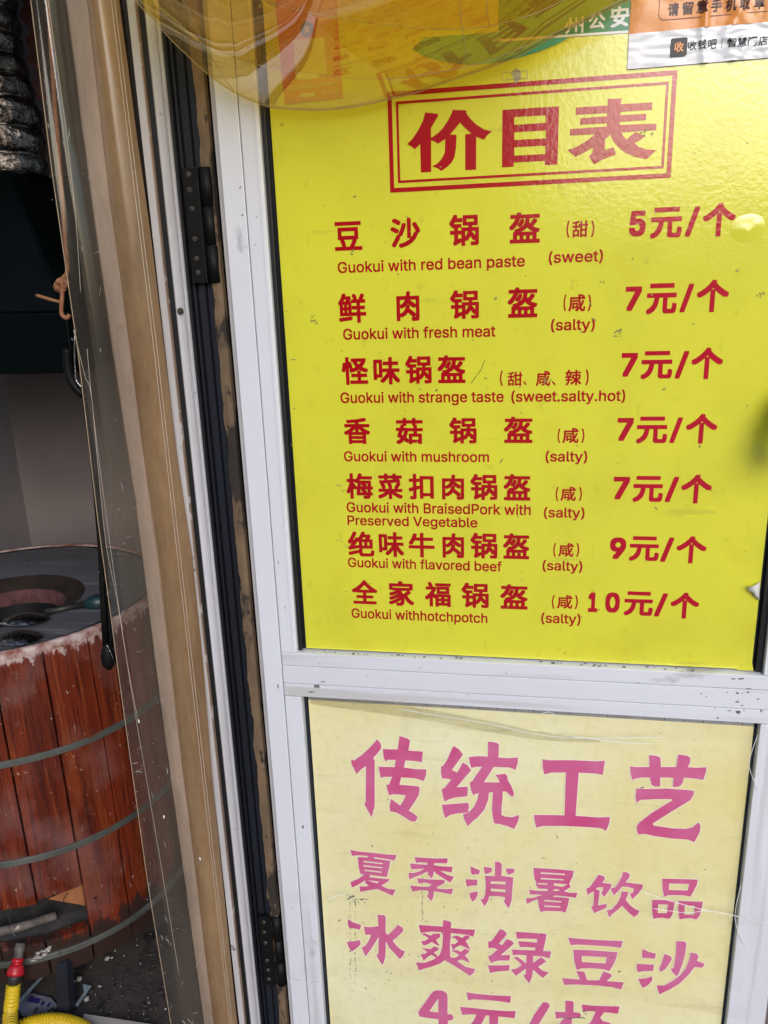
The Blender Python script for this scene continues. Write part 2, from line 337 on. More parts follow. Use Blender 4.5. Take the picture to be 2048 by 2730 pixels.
def ascii_mesh(cu):
    """fill every outer contour by itself, so that overlapping strokes of a letter stay solid"""
    o = bpy.data.objects.new('tmp', cu); C.objects.link(o); bpy.context.view_layer.update()
    c2 = o.to_curve(bpy.context.evaluated_depsgraph_get()); L = []
    for sp in c2.splines:
        n = len(sp.bezier_points); q = []
        for i in range(n):
            a, b = sp.bezier_points[i], sp.bezier_points[(i+1) % n]
            straight = (a.handle_right-a.co).cross(b.co-a.co).length < 1e-7 and (b.handle_left-b.co).cross(b.co-a.co).length < 1e-7
            for t in ([0] if straight else [k/5 for k in range(5)]):
                p = a.co*(1-t)**3+a.handle_right*3*t*(1-t)**2+b.handle_left*3*t*t*(1-t)+b.co*t**3; q.append((p.x, p.y))
        if len(q) > 2: L.append(q)
    o.to_curve_clear(); bpy.data.objects.remove(o); bpy.data.curves.remove(cu)
    from mathutils.geometry import delaunay_2d_cdt
    L = [[p for i, p in enumerate(q) if abs(p[0]-q[i-1][0])+abs(p[1]-q[i-1][1]) > 1e-5] for q in L]
    V, Fc = [], []
    # contours that overlap in x belong to one letter: triangulate each letter, keep what winds round it
    L.sort(key=lambda q: min(x for x, _ in q)); groups = []
    for q in L:
        x0, x1 = min(x for x, _ in q), max(x for x, _ in q)
        if groups and x0 < groups[-1][1]: groups[-1][0].append(q); groups[-1][1] = max(groups[-1][1], x1)
        else: groups.append([[q], x1])
    for g, _ in groups:
        vs, es = [], []
        for q in g:
            n = len(vs); vs += [Vector(p) for p in q]; es += [(n+i, n+(i+1) % len(q)) for i in range(len(q))]
        r = delaunay_2d_cdt(vs, es, [], 0, 1e-6, False)
        n = len(V); V += [(v.x, v.y) for v in r[0]]
        for f in r[2]:
            cx = sum(r[0][i].x for i in f)/3; cy = sum(r[0][i].y for i in f)/3; wn = 0
            for q in g:
                for i in range(len(q)):
                    (x1, y1), (x2, y2) = q[i-1], q[i]
                    if (y1 > cy) != (y2 > cy) and cx < (x2-x1)*(cy-y1)/(y2-y1)+x1: wn += 1 if y2 > y1 else -1
            if wn: Fc.append(tuple(i+n for i in f))
    return V, Fc
def polys(loops):
    cu = bpy.data.curves.new('p', 'CURVE'); cu.dimensions = '2D'; cu.fill_mode = 'FRONT'
    for lp in loops:
        sp = cu.splines.new('POLY'); sp.points.add(len(lp)-1); sp.use_cyclic_u = True
        for i, (x, y) in enumerate(lp): sp.points[i].co = (x, y, 0, 1)
    return curve_mesh(cu)
def stamp(bm, vp, f, ydepth, grow=0.0, n=8):
    """copy a flat outline on to the door plane; a grown outline is a ring of shifted copies"""
    vs, ps = vp
    base = [f(x, y) for x, y in vs]
    offs = [(0, 0)] + ([(grow*a*.95, grow*b*.95) for a, b in ((1, 1), (1, -1), (-1, 1), (-1, -1), (1, 0), (-1, 0), (0, 1), (0, -1))] if grow else [])
    for i, (dx, dz) in enumerate(offs):
        nv = [bm.verts.new((x+dx, ydepth-i*8e-6, z+dz)) for x, z in base]
        for p in ps:
            try: fc = bm.faces.new([nv[j] for j in p])
            except ValueError: continue
            fc.normal_update()
            if fc.normal.y > 0: fc.normal_flip()
def put_char(bm, ch, x0, x1, y0, y1, Y=-.0003, bold=.030):
    """one character fitted to its measured box (photograph pixels)"""
    v, p = glyphs(ch)
    gx0, gx1 = min(a for a, _ in v), max(a for a, _ in v); gy0, gy1 = min(b for _, b in v), max(b for _, b in v)
    cx, cy = (x0+x1)/2, (y0+y1)/2
    X0, X1 = W(x0, cy).x, W(x1, cy).x; Z0, Z1 = W(cx, y1).z, W(cx, y0).z
    h = (Z1-Z0); g = bold*h
    sx = (X1-X0-2*g)/max(gx1-gx0, 1e-4); sz = (Z1-Z0-2*g)/max(gy1-gy0, 1e-4)
    stamp(bm, (v, p), lambda a, b: (X0+g+(a-gx0)*sx, Z0+g+(b-gy0)*sz), Y, g)
def put_line(bm, s, xl, xr, yb, cap, Y=-.0003, bold=0.0, space=1.0):
    """a run of text from xl to xr on baseline yb=(left,right), capital height in pixels"""
    v, p = glyphs(s, space); gv, _ = glyphs('H')
    gx0, gx1 = min(a for a, _ in v), max(a for a, _ in v); gh = max(b for _, b in gv)
    ym = (yb[0]+yb[1])/2
    X0, X1 = W(xl, yb[0]).x, W(xr, yb[1]).x; xm = (xl+xr)/2
    Zb = W(xm, ym).z; H = W(xm, ym-cap).z-Zb; g = bold*H
    sx = (X1-X0)/(gx1-gx0); sz = H/gh
    stamp(bm, (v, p), lambda a, b: (X0+(a-gx0)*sx, Zb+b*sz), Y, g)
def zmap(ox, oy, sc):
    def f(x, y):
        q = W(ox+x/sc, oy+y/sc); return (q.x, q.z)
    return f
def put_poly(bm, loops, f, Y, grow=0.0):
    L2 = [[f(*q) for q in lp] for lp in loops]
    stamp(bm, polys([[(x*50, z*50) for x, z in lp] for lp in L2]), lambda a, b: (a/50, b/50), Y, grow)

# ================================================================== the street behind the photographer, the floor, the room
def struct(name, bm, m, smooth=False):
    o = obj(name, bm, m, None, smooth); o['kind'] = 'structure'; return o
bm = bmesh.new(); add_box(bm, (-40, -60, -.12), (40, -.02, -.03)); struct('street', bm, M['street'])
bm = bmesh.new()
rows = []
for j in range(60):
    y = -.02+j*(1.55/59)
    rows.append([Vector((-1.7+i*(2.5/110), y, .004*noise.noise(Vector((i*.33, j*.33, 0)))+.003*noise.noise(Vector((i*.9, j*.9, 4))))) for i in range(111)])
grid_surf(bm, rows); struct('floor', bm, M['floor'], True)
struct('back_wall', box((-2.7, 1.40, 0), (.9, 1.5, 2.7)), M['wall'])
struct('side_wall', box((-1.85, -.05, 0), (-1.7, 1.39, 2.7)), M['wall'])
struct('ceiling', box((-2.75, .03, 2.45), (.9, 1.39, 2.6)), M['wall'])
struct('partition_wall', box((-.30, .10, 0), (.9, .2, 2.44)), M['wall'])
struct('shop_front_wall', box((.45, -.05, 0), (3.2, .06, 2.7)), M['shopwall'])
struct('shop_front_wall', box((-4.5, -.05, 0), (-1.851, .06, 2.7)), M['shopwall'])
struct('door_lintel', box((-1.699, -.02, 2.10), (.449, .06, 2.7)), M['shopwall'])

# wall panels: flush sheets with open joints, on the back wall of the bakery
xs = [W(-400, 1200, 1.39).x, W(22, 1200, 1.39).x, W(420, 1200, 1.39).x, .5]
bwall = bpy.data.objects['back_wall']
for i in range(3):
    obj('wall_panel', box((xs[i]+.002, 1.388, .3), (xs[i+1]-.002, 1.399, 2.4), .001), M['wall'], bwall)

# ================================================================== the door
FR = -.012      # face of the aluminium profiles; the posters lie on the glass at 0
ZT, ZB = 2.08, .02
def zr(x, y): return W(x, y, FR).z
xo = XV(FR, (563, 207), (633, 930), (712, 1800), (777, 2730))
xg = XV(FR, (626, 249), (753, 1728))
xi = XV(FR, (690, 274), (790, 1735))
xg2 = XV(FR, (760, 1852), (820, 2730))
XR0 = XV(FR, (2040, 1775))            # right stile, inner edge at the rail
XR1 = XR0+.055
zrt, zg1, zg2, zrb = W(1448, 1773, FR).z, W(1448, 1810, FR).z, W(1448, 1860, FR).z, W(1448, 1896, FR).z
door = thing('shop_door', ((xo+XR1)/2, 0, ZB), 'white aluminium shop door standing open with a yellow price list behind its upper frame', 'door')
obj('stile', box((xo, FR, ZB), (xg-.0006, .03, ZT), .0012), M['alu'], door)
obj('stile', box((xg+.0006, FR, zrt), (xi, .03, ZT), .0012), M['alu'], door)
obj('glazing_bead', box((xi-.006, FR-.0012, zrt+.0005), (xi-.0022, FR+.004, ZT-.01), .0006), M['alu'], door)
xi_low = XV(FR, (797, 1900), (868, 2730))
xi_a = XV(FR, (803, 1875), (866, 2730))
obj('stile', box((xg+.0006, FR, ZB), (xi_a, .03, zrb-.0006), .0012), M['alu'], door)
obj('stile', box((XR0, FR, zrt+.0006), (XR1, .03, ZT), .0012), M['alu'], door)
XL0 = XV(FR, (2030, 1928), (1937, 2730))
obj('stile', box((XL0, FR, ZB), (XR1, .03, zrb-.0006), .0012), M['alu'], door)
for a, b in ((zrt, zg1), (zg1, zg2), (zg2, zrb)):
    obj('rail', box((xg+.0006, FR, b+.0004), (XR1, .03, a-.0004), .001), M['alu_h'], door)
obj('glass_pane', box((xi-.004, .0016, zrt+.001), (XR0+.004, .006, ZT)), M['glass'], door)
obj('glass_pane', box((xi_a-.004, .0016, ZB+.1), (XL0+.004, .006, zrb-.001)), M['glass'], door)
pxl = XV(0, (722, 290), (815, 1725)); pxr = XV(0, (2037.7, 1450), (2005, 1788)); pzb = (W(815, 1725).z+W(2005, 1788).z)/2
obj('gasket', box((xi+.0005, -.006, zrt+.001), (pxl-.0045, .0012, ZT-.002), .001), M['black'], door)
obj('gasket', box((pxr+.004, -.004, zrt+.001), (XR0-.0008, .0012, ZT-.002), .001), M['black'], door)
# dirt on the rail ledge and scuffs on its face
bm = bmesh.new()
for k in range(46):
    x = random.uniform(xi+.01, XR0-.01); 
    add_disc(bm, (x, FR+.004+random.random()*.006, zrt+.0004), random.uniform(.0006, .0025), 7, 'Z', .0003)
obj('ledge_dirt', bm, M['scuff'], door, kind='stuff')
def blot(bm, px, py, r, Y, ax=1.0, seed=0, tilt=0.0, n=11):
    q = W(px, py, Y); rr = r/FPX*1.05; rnd = random.Random(seed)
    vs = []
    for k in range(n):
        a = 2*math.pi*k/n; s = rr*rnd.uniform(.45, 1.15)
        u, v = math.cos(a)*s*ax, math.sin(a)*s/ax
        vs.append(bm.verts.new((q.x+u*math.cos(tilt)-v*math.sin(tilt), Y, q.z+u*math.sin(tilt)+v*math.cos(tilt))))
    f = bm.faces.new(vs); f.normal_update()
    if f.normal.y > 0: f.normal_flip()
bm = bmesh.new()
for i, (px, py, r, ax) in enumerate([(1955, 1810, 5, 1.6), (1976, 1810, 7, 1.6), (1996, 1836, 5, 1.7), (1966, 1848, 6, 1.2), (1980, 1848, 3, 1), (1994, 1846, 4, 1.5),
        (1966, 1871, 6, 1.2), (2022, 1864, 5, 1.4), (1979, 1881, 4, 1.4), (1945, 1895, 5, 1.6), (1969, 1899, 9, 1), (1984, 1893, 3, 1), (1914, 1914, 4, 1), (1906, 1890, 3, 1),
        (2030, 1896, 5, .8), (1870, 1849, 3, 1), (1884, 1858, 3, 1.3), (1939, 1847, 3, 1), (845, 1830, 13, 1.2), (861, 1818, 6, 2), (830, 1845, 7, 2),
        (808, 2205, 8, .7), (852, 1770, 3, 1), (640, 500, 4, 1), (646, 573, 4, 1), (685, 578, 2.5, .6), (680, 652, 2.5, 1), (741, 1830, 6, .5), (778, 2420, 4, .6), (1350, 1795, 3, 2.4), (1700, 1820, 3, 2.6),
        (1120, 1780, 3, 3), (980, 1800, 2.5, 3), (1250, 1852, 2.5, 3), (742, 1500, 4, .4), (760, 1620, 3, .5)]):
    blot(bm, px, py, r*.8, FR-.0003, ax, i, tilt=.05)
obj('scuff_mark', bm, M['scuff'], door, kind='stuff')
# wired strip of the lower pane that shows above the lower poster
lzt = (W(830, 1865).z+W(2010, 1938).z)/2
lxl = XV(0, (830, 1865), (874.7, 2730)); lxr = XV(0, (2010, 1938), (1923, 2730))
bm = bmesh.new(); k = 0; x = lxl
while x < lxr-.004:
    add_box(bm, (x+.0003, .0004, lzt-.01), (min(x+.0245, lxr), .0014, zrb-.0008)); x += .0248
obj('pane_strip', bm, M['tile'], door)

# ------------------------------------------------------------------ hinges on the jamb side
def hinge(name, px0, px1, py0, py1, screws, label, mid):
    Yh = -.006
    a = W(px0, py0, Yh); b = W(px1, py1, Yh)
    xc0 = W(screws[0][0], screws[0][1], Yh).x; xc1 = W(screws[-1][0], screws[-1][1], Yh).x; xc = (xc0+xc1)/2
    z0, z1 = b.z, a.z
    h = thing(name, (xc, Yh, z0), label, 'hinge', 'black hinges along the door jamb')
    h.name = name
    obj('leaf', box((xc-.009, -.006, z0), (xc+.0115, .0, z1), .0008), M['hinge'], h)
    n = 3
    for k in range(n):
        za, zb = z0+(z1-z0)*k/n+.0006, z0+(z1-z0)*(k+1)/n-.0006
        bm = bmesh.new(); add_tube(bm, [(xc+.0195, .0005, za), (xc+.0195, .0005, zb)], .0078 if k != 1 else .0070, 18)
        obj('knuckle', bm, M['hinge'], h, True)
    for sx, sy in screws:
        q = W(sx, sy, -.0066); bm = bmesh.new()
        bmesh.ops.create_cone(bm, cap_ends=True, segments=16, radius1=.0034, radius2=.0026, depth=.0014,
                              matrix=Matrix.Translation((xc+(q.x-xc)*.35, -.0066, q.z)) @ Matrix.Rotation(math.pi/2, 4, 'X'))
        sc_ = obj('screw', bm, M['screw'], h)
        bm = bmesh.new(); cx, cz = xc+(q.x-xc)*.35, q.z
        for t in (.5, .5+math.pi/2):
            u = Vector((math.cos(t), 0, math.sin(t)))*.0017; v_ = Vector((-math.sin(t), 0, math.cos(t)))*.00035
            c_ = Vector((cx, -.00745 if t < 1 else -.00747, cz))
            f = bm.faces.new([bm.verts.new(c_+s1*u+s2*v_) for s1, s2 in ((-1, -1), (1, -1), (1, 1), (-1, 1))])
        obj('cross_slot', bm, M['black'], sc_)
    return h
hinge('butt_hinge', 481, 540, 447, 755, [(502, 464), (505, 506), (511, 556), (520, 637), (524, 689), (529, 727)],
      'upper black hinge with six screws beside the price list', 0)
hinge('butt_hinge', 690, 740, 2445, 2630, [(704, 2460), (704, 2487), (706, 2515), (711, 2562), (714, 2588), (716, 2612)],
      'lower black hinge beside the faded yellow poster near the floor', 0)

# ------------------------------------------------------------------ door jamb and its tracks
jamb = thing('door_jamb', (XV(0, (479, 930)), 0, 0), 'tall door jamb of white and black metal tracks with old foam tape', 'door frame')
def strip(name, pa, pb, y0, y1, m, bev=.0006, extra=None):
    xa = XV(y0, *pa); xb = XV(y0, *pb)
    return obj(name, box((xa, y0, .0), (xb, y1, ZT), bev), m, jamb)
ef = [(329, 0), (447, 930), (553, 1774)]; ff = [(356, 0), (464, 930), (563, 1860), (656, 2730)]
gf = [(375, 21), (426, 422), (479, 930), (578, 1860), (675, 2730)]; hf = [(422, 76), (464, 464), (517, 930), (612, 1860), (698, 2730)]
xe_, xf_, xg_, xh_ = XV(-.01, *ef), XV(-.01, *ff), XV(-.006, *gf), XV(-.006, *hf)
# angle bar
obj('angle_bar', box((xe_-.004, -.010, 0), (xf_-.0012, -.0055, ZT), .0006), M['alu_dirty'], jamb)
obj('angle_edge', box((xf_-.0011, -.0115, 0), (xf_+.0004, -.0058, ZT), .0003), M['rust_edge'], jamb)
# white rail with ribs (a profile)
wd = xh_-xg_
obj('black_filler', box((xe_-.012, -.0052, 0), (xh_+.0035, .0, ZT)), M['black'], jamb)
prof = [(xg_, -.0054), (xg_, -.006), (xg_+wd*.10, -.0075), (xg_+wd*.22, -.0055), (xg_+wd*.55, -.0045), (xg_+wd*.62, -.008), (xg_+wd*.70, -.0085), (xg_+wd*.74, -.0055),
        (xg_+wd*.80, -.0055), (xg_+wd*.84, -.0085), (xg_+wd*.97, -.0085), (xh_, -.0065), (xh_, -.0054)]
bm = bmesh.new(); add_prism_z(bm, prof, 0, ZT); obj('white_rail', bm, M['alu_dirty'], jamb)
q = W(481, 829, -.008); bm = bmesh.new(); add_disc(bm, (q.x, -.0082, q.z), .0042, 14, 'Y', .002); obj('rivet', bm, M['screw'], jamb)
# dark track
xj = [XV(.004, (519, 177), (584, 930), (662, 1860)), XV(.0, (544, 202), (610, 930), (692, 1860)), XV(0, (553, 202), (624, 930), (705, 1860))]
t0, t1 = xh_+.004, xj[0]
prof = [(t0, .03), (t0, .004), (t0+(t1-t0)*.12, .004), (t0+(t1-t0)*.14, .012), (t0+(t1-t0)*.28, .012), (t0+(t1-t0)*.30, .003), (t0+(t1-t0)*.62, .003),
        (t0+(t1-t0)*.64, .010), (t0+(t1-t0)*.72, .010), (t0+(t1-t0)*.74, .004), (t1, .004), (t1, .03)]
bm = bmesh.new(); add_prism_z(bm, prof, 0, ZT); obj('dark_track', bm, M['track'], jamb)
obj('backing_plate', box((xe_-.01, .0305, 0), (xo+.02, .05, ZT)), M['black'], jamb)
obj('side_face', box((xj[2]+.0005, -.004, 0), (xo-.0008, .028, ZT), .0005), M['alu_dirty'], jamb)
# foam tape: ragged strip, torn away in places
bm = bmesh.new(); rows = []; n = 420
for i in range(n+1):
    z = .02+(ZT-.04)*i/n
    wob = noise.noise(Vector((0, 0, z*26)))*.0035+noise.noise(Vector((3, 0, z*90)))*.0014
    rx = xj[1]+noise.noise(Vector((7, 0, z*14)))*.0006
    lx = xj[0]+.001+wob
    yb = -.002+noise.noise(Vector((1, 5, z*40)))*.0012
    rows.append([Vector((lx, .006, z)), Vector((lx+.0006, yb+.001, z)), Vector(((lx+rx)/2, yb, z)), Vector((rx-.0005, yb+.0008, z)), Vector((rx, .008, z))])
grid_surf(bm, rows); obj('foam_tape', bm, M['foam'], jamb)

# ================================================================== the upper poster (price list)
pzt = 2.03
price = thing('price_list_poster', ((pxl+pxr)/2, 0, pzb), 'bright yellow price list poster with red Chinese and English lettering', 'poster')
bm = bmesh.new()
nx, nz_ = 60, 90
bc = W(1994, 608, 0); rows = []
for j in range(nz_+1):
    r = []
    for i in range(nx+1):
        x = pxl+(pxr-pxl)*i/nx; z = pzb+(pzt-pzb)*j/nz_
        y = .00008*noise.noise(Vector((x*9, z*9, 0)))
        r.append(Vector((x, y, z)))
    rows.append(r)
grid_surf(bm, rows)
for f in bm.faces: f.smooth = True
bmesh.ops.recalc_face_normals(bm, faces=bm.faces)
paper = obj('paper', bm, M['yellow'], price)
bm = bmesh.new(); add_box(bm, (pxl+.0002, .0003, pzb+.0002), (pxr-.0002, .0012, pzt)); obj('backing_sheet', bm, M['paperback'], price)
# air bubble
bm = bmesh.new()
rr = .0175; rows = []
for a in range(33):
    t = 2*math.pi*a/32
    rows.append([Vector((bc.x+math.cos(t)*rr*s*1.05, -.0002-.0010*(1-s*s)**1.1*(1+.5*noise.noise(Vector((math.cos(t)*s*1.5, math.sin(t)*s*1.5, 2)))), bc.z+math.sin(t)*rr*s*(.90+.05*math.sin(t*2+1)))) for s in [k/8 for k in range(9)]])
grid_surf(bm, rows); bmesh.ops.remove_doubles(bm, verts=bm.verts, dist=1e-6); bmesh.ops.recalc_face_normals(bm, faces=bm.faces)
for f in bm.faces:
    if f.normal.y > 0: f.normal_flip()
obj('air_bubble', bm, M['yellow'], price, True)
# torn flap on the right edge, folded over
fl = [(1984, 1558), (2026, 1550), (2024, 1598)]
P0, P1, P2 = [W(x, y, 0) for x, y in fl]
bm = bmesh.new(); n = 8; rows = []
for i in range(n+1):
    s = i/n
    e0 = P1.lerp(P2, s); c = P0.lerp(P2, s*.9)
    rows.append([Vector((e0.x+(c.x-e0.x)*t, -.0006-.010*math.sin(t*math.pi*.75)*(1-s*.6)-.0004*random.random(), e0.z+(c.z-e0.z)*t+.0012*math.sin(i*1.9)*t)) for t in [k/6 for k in range(7)]])
grid_surf(bm, rows); obj('torn_flap', bm, M['paperback'], price, True)
# creased corner
bm = bmesh.new(); a, b, c = W(1962, 1786, 0), W(2004, 1758, 0), W(2006, 1787, 0)
vs = [bm.verts.new((a.x, -.0004, a.z)), bm.verts.new((c.x, -.005, c.z+.002)), bm.verts.new((b.x, -.0004, b.z))]; bm.faces.new(vs)
obj('creased_corner', bm, M['yellow'], price)

# heading: framed box and three traced characters
f0 = lambda x, y: (W(x, y).x, W(x, y).z)
def frame(bm, o, i, Y):
    put_poly(bm, [o], f0, Y) if i is None else None
def ring(bm, c, wpx, Y):
    Pt = [W(*q) for q in c]; x0 = (Pt[0].x+Pt[3].x)/2; x1 = (Pt[1].x+Pt[2].x)/2; z1 = (Pt[0].z+Pt[1].z)/2; z0 = (Pt[2].z+Pt[3].z)/2
    t = wpx/FPX
    for a, b in (((x0, z1-t), (x1, z1)), ((x0, z0), (x1, z0+t)), ((x0, z0+t), (x0+t, z1-t)), ((x1-t, z0+t), (x1, z1-t))):
        vs = [bm.verts.new((u, Y, v)) for u, v in ((a[0], a[1]), (b[0], a[1]), (b[0], b[1]), (a[0], b[1]))]
        bm.faces.new(vs)
bm = bmesh.new()
ring(bm, [(1034, 244), (1808, 187), (1787.5, 474), (1039.6, 513.5)], 10.5, -.0003)
ring(bm, [(1057, 270), (1784, 217.5), (1770, 450), (1060, 487)], 6, -.0003)
for f in bm.faces:
    f.normal_update()
    if f.normal.y > 0: f.normal_flip()
obj('heading_border', bm, M['red'], price)
T1 = zmap(1070, 250, 4.1475); T2 = zmap(1430, 240, 4.1475)
JIA = [[(265,205),(408,222),(405,250),(330,378),(330,487),(400,440),(460,380),(520,290),(555,220),(570,175),(725,183),(718,207),(760,270),(830,340),(920,395),(1005,415),(950,460),(915,508),(830,475),(828,838),(708,845),(708,447),(775,440),(700,370),(650,318),(600,380),(540,450),(608,453),(612,465),(606,600),(590,700),(555,765),(500,815),(443,853),(400,820),(343,803),(400,770),(450,715),(482,650),(487,500),(405,552),(375,530),(331,514),(332,862),(218,870),(210,555),(150,613),(110,580),(66,557),(130,490),(190,400),(240,300)]]
MU = [[(1118,178),(1746,137),(1728,781),(1590,788),(1588,742),(1245,760),(1243,805),(1114,814)],[(1250,257),(1598,236),(1597,320),(1250,343)],[(1250,424),(1597,405),(1597,492),(1250,511)],[(1250,591),(1595,572),(1592,665),(1250,683)]]
BIAO = [[(790,97),(945,92),(935,155),(1285,135),(1282,217),(935,240),(932,277),(1217,262),(1213,332),(920,352),(922,385),(1330,370),(1328,443),(945,468),(960,505),(1000,545),(1060,490),(1105,465),(1210,510),(1140,560),(1088,585),(1130,625),(1220,655),(1328,662),(1275,715),(1220,765),(1100,740),(980,690),(890,615),(840,545),(820,490),(762,545),(757,665),(855,628),(882,712),(740,765),(640,822),(583,732),(622,690),(625,635),(540,685),(435,738),(385,695),(342,664),(440,630),(560,560),(650,488),(372,502),(375,430),(780,403),(780,367),(485,382),(488,310),(783,288),(783,254),(437,273),(440,192),(788,170)]]
for lp, f in ((JIA, T1), (MU, T1), (BIAO, T2)):
    bm = bmesh.new(); put_poly(bm, lp, f, -.0003); obj('heading_character', bm, M['red'], price)

# menu rows, measured in two enlarged views of the photograph (scale 1.3848)
SC = 1.3848
def A(oy):
    return lambda x: 850+x/SC, lambda y: oy+y/SC
rowsdef = [
 (500, [('豆',58,160,125,232),('沙',265,375,112,222),('锅',482,592,98,215),('盔',703,817,90,205)], [('(',915,926,122,184),('甜',936,995,122,183),(')',1006,1018,122,182)],
  [('5',1147,1208,85,180),('元',1225,1342,72,187),('/',1355,1405,70,180),('个',1418,1540,55,180)], [('Guokui with red bean paste',72,760,314,291,40)], [('(sweet)',850,1048,277,272,40)]),
 (500, [('鲜',72,175,390,500),('肉',287,372,383,493),('锅',485,592,378,485),('盔',697,808,367,480)], [('(',904,914,395,456),('咸',922,985,393,457),(')',994,1006,395,456)],
  [('7',1132,1192,365,455),('元',1210,1323,353,467),('/',1335,1383,355,460),('个',1395,1515,340,460)], [('Guokui with fresh meat',92,652,561,549,39)], [('(salty)',858,1018,527,523,39)]),
 (500, [('怪',85,183,625,728),('味',202,300,625,727),('锅',320,417,620,724),('盔',438,542,618,722)], [('(',669,680,676,732),('甜',697,752,680,732),('、',755,768,714,730),('咸',802,855,676,732),('、',860,875,714,730),('辣',910,970,672,730),(')',985,997,672,730)],
  [('7',1117,1177,610,698),('元',1190,1307,603,707),('/',1317,1365,603,705),('个',1375,1493,590,707)], [('Guokui with strange taste',82,682,794,791,38)], [('(sweet.salty.hot)',712,1130,789,788,38)]),
 (500, [('香',93,190,850,947),('菇',285,385,850,947),('锅',482,583,848,945),('盔',683,790,845,943)], [('(',882,892,889,943),('咸',900,960,887,943),(')',970,981,889,943)],
  [('7',1102,1162,850,935),('元',1173,1288,845,945),('/',1297,1342,848,943),('个',1355,1472,835,945)], [('Guokui with mushroom',95,628,1011,1011,36)], [('(salty)',838,990,1010,1011,36)]),
 (1200, [('梅',102,200,85,180),('菜',218,310,86,181),('扣',332,425,87,182),('肉',455,537,90,183),('锅',560,660,88,184),('盔',682,782,88,186)], [('(',875,885,136,188),('咸',893,950,135,187),(')',961,972,136,188)],
  [('7',1088,1148,98,182),('元',1160,1272,95,192),('/',1280,1328,98,192),('个',1337,1452,90,197)], [('Guokui with BraisedPork with',105,782,230,237,36),('Preserved Vegetable',108,585,277,283,34)], [('(salty)',832,980,247,249,35)]),
 (1200, [('绝',108,205,300,392),('味',222,315,302,394),('牛',332,428,305,396),('肉',457,537,307,398),('锅',560,660,305,400),('盔',680,778,307,402)], [('(',866,876,343,394),('咸',885,942,343,393),(')',951,962,343,394)],
  [('9',1075,1135,322,402),('元',1147,1257,318,410),('/',1263,1310,322,413),('个',1320,1432,317,418)], [('Guokui with flavored beef',110,675,434,444,34)], [('(salty)',827,972,443,445,34)]),
 (1200, [('全',122,217,480,568),('家',258,352,483,575),('福',392,488,487,578),('锅',527,628,490,582),('盔',670,772,495,587)], [('(',861,871,535,586),('咸',880,937,535,585),(')',946,957,535,586)],
  [('1',995,1030,525,598),('0',1058,1112,525,600),('元',1127,1235,522,612),('/',1240,1287,528,615),('个',1298,1405,525,622)], [('Guokui withhotchpotch',123,622,622,634,34)], [('(salty)',822,965,637,640,34)]),
]
for oy, names, paren, prc, eng, eng2 in rowsdef:
    ax, ay = A(oy)
    for nm, lst, bo, mt in (('dish_character', names, .030, 'red'), ('taste_character', paren, .022, 'red'), ('price_character', prc, .038, 'crimson')):
        for ch, a, b, c, d in lst:
            bm = bmesh.new()
            put_char(bm, ch, ax(a), ax(b), ay(c), ay(d), bold=.012 if ch in '()、' else .056 if ch in '57910' else bo)
            obj(nm, bm, M[mt], price)
    for s, a, b, yl, yr, cp in eng+eng2:
        bm = bmesh.new(); put_line(bm, s, ax(a), ax(b), (ay(yl), ay(yr)), cp/SC, bold=.026)
        obj('translation', bm, M['red'], price)
# old glue square above the heading and grease marks
bm = bmesh.new()
ring(bm, [(1338, 193), (1407, 187), (1408, 210), (1341, 213)], 1.2, -.0004)
blot(bm, 1377, 201, 13, -.0004, .9, 5)
for f in bm.faces:
    f.normal_update()
    if f.normal.y > 0: f.normal_flip()
obj('glue_residue', bm, M['residue'], price)
bm = bmesh.new()
for i in range(70):
    blot(bm, random.uniform(760, 2000), random.uniform(330, 1700), random.choice([2, 2, 2.5, 3, 4]), -.00045, random.uniform(.6, 2.2), i+50, random.uniform(-1, 1), 8)
for px, py, r, ax in [(1655, 885, 13, 1.5), (1648, 893, 9, 1.4), (1603, 752, 8, .6), (945, 672, 10, 1.5), (832, 850, 10, 1.6), (840, 862, 7, 1.2), (1458, 1018, 12, 1.6), (835, 842, 5, 2), (955, 1345, 4, 1),
                      (1900, 1310, 6, 1), (905, 1295, 8, 1.5), (915, 1310, 6, 1.4), (905, 1440, 8, 1), (920, 1455, 7, 1.8), (1717, 1755, 4, 1.3), (2035, 780, 9, .6), (2025, 790, 8, .5), (1968, 722, 8, 2)]:
    for k in range(4):
        blot(bm, px+random.uniform(-r, r), py+random.uniform(-r, r)*.6, r*.28, -.00045-.00001*k, ax, int(px)+k, .5, 8)
for k in range(12): blot(bm, 1724+random.uniform(-14, 16), 352+random.uniform(-12, 14), random.uniform(1, 3), -.0006-.00001*k, 1.4, k+910, .4, 7)
obj('grease_mark', bm, M['grease'], price, kind='stuff')
bm = bmesh.new(); add_tube(bm, [W(1294, 958, -.0006), W(1283, 985, -.0006), W(1256, 1022, -.0006)], .0003, 5); obj('scratch', bm, M['ink'], price)

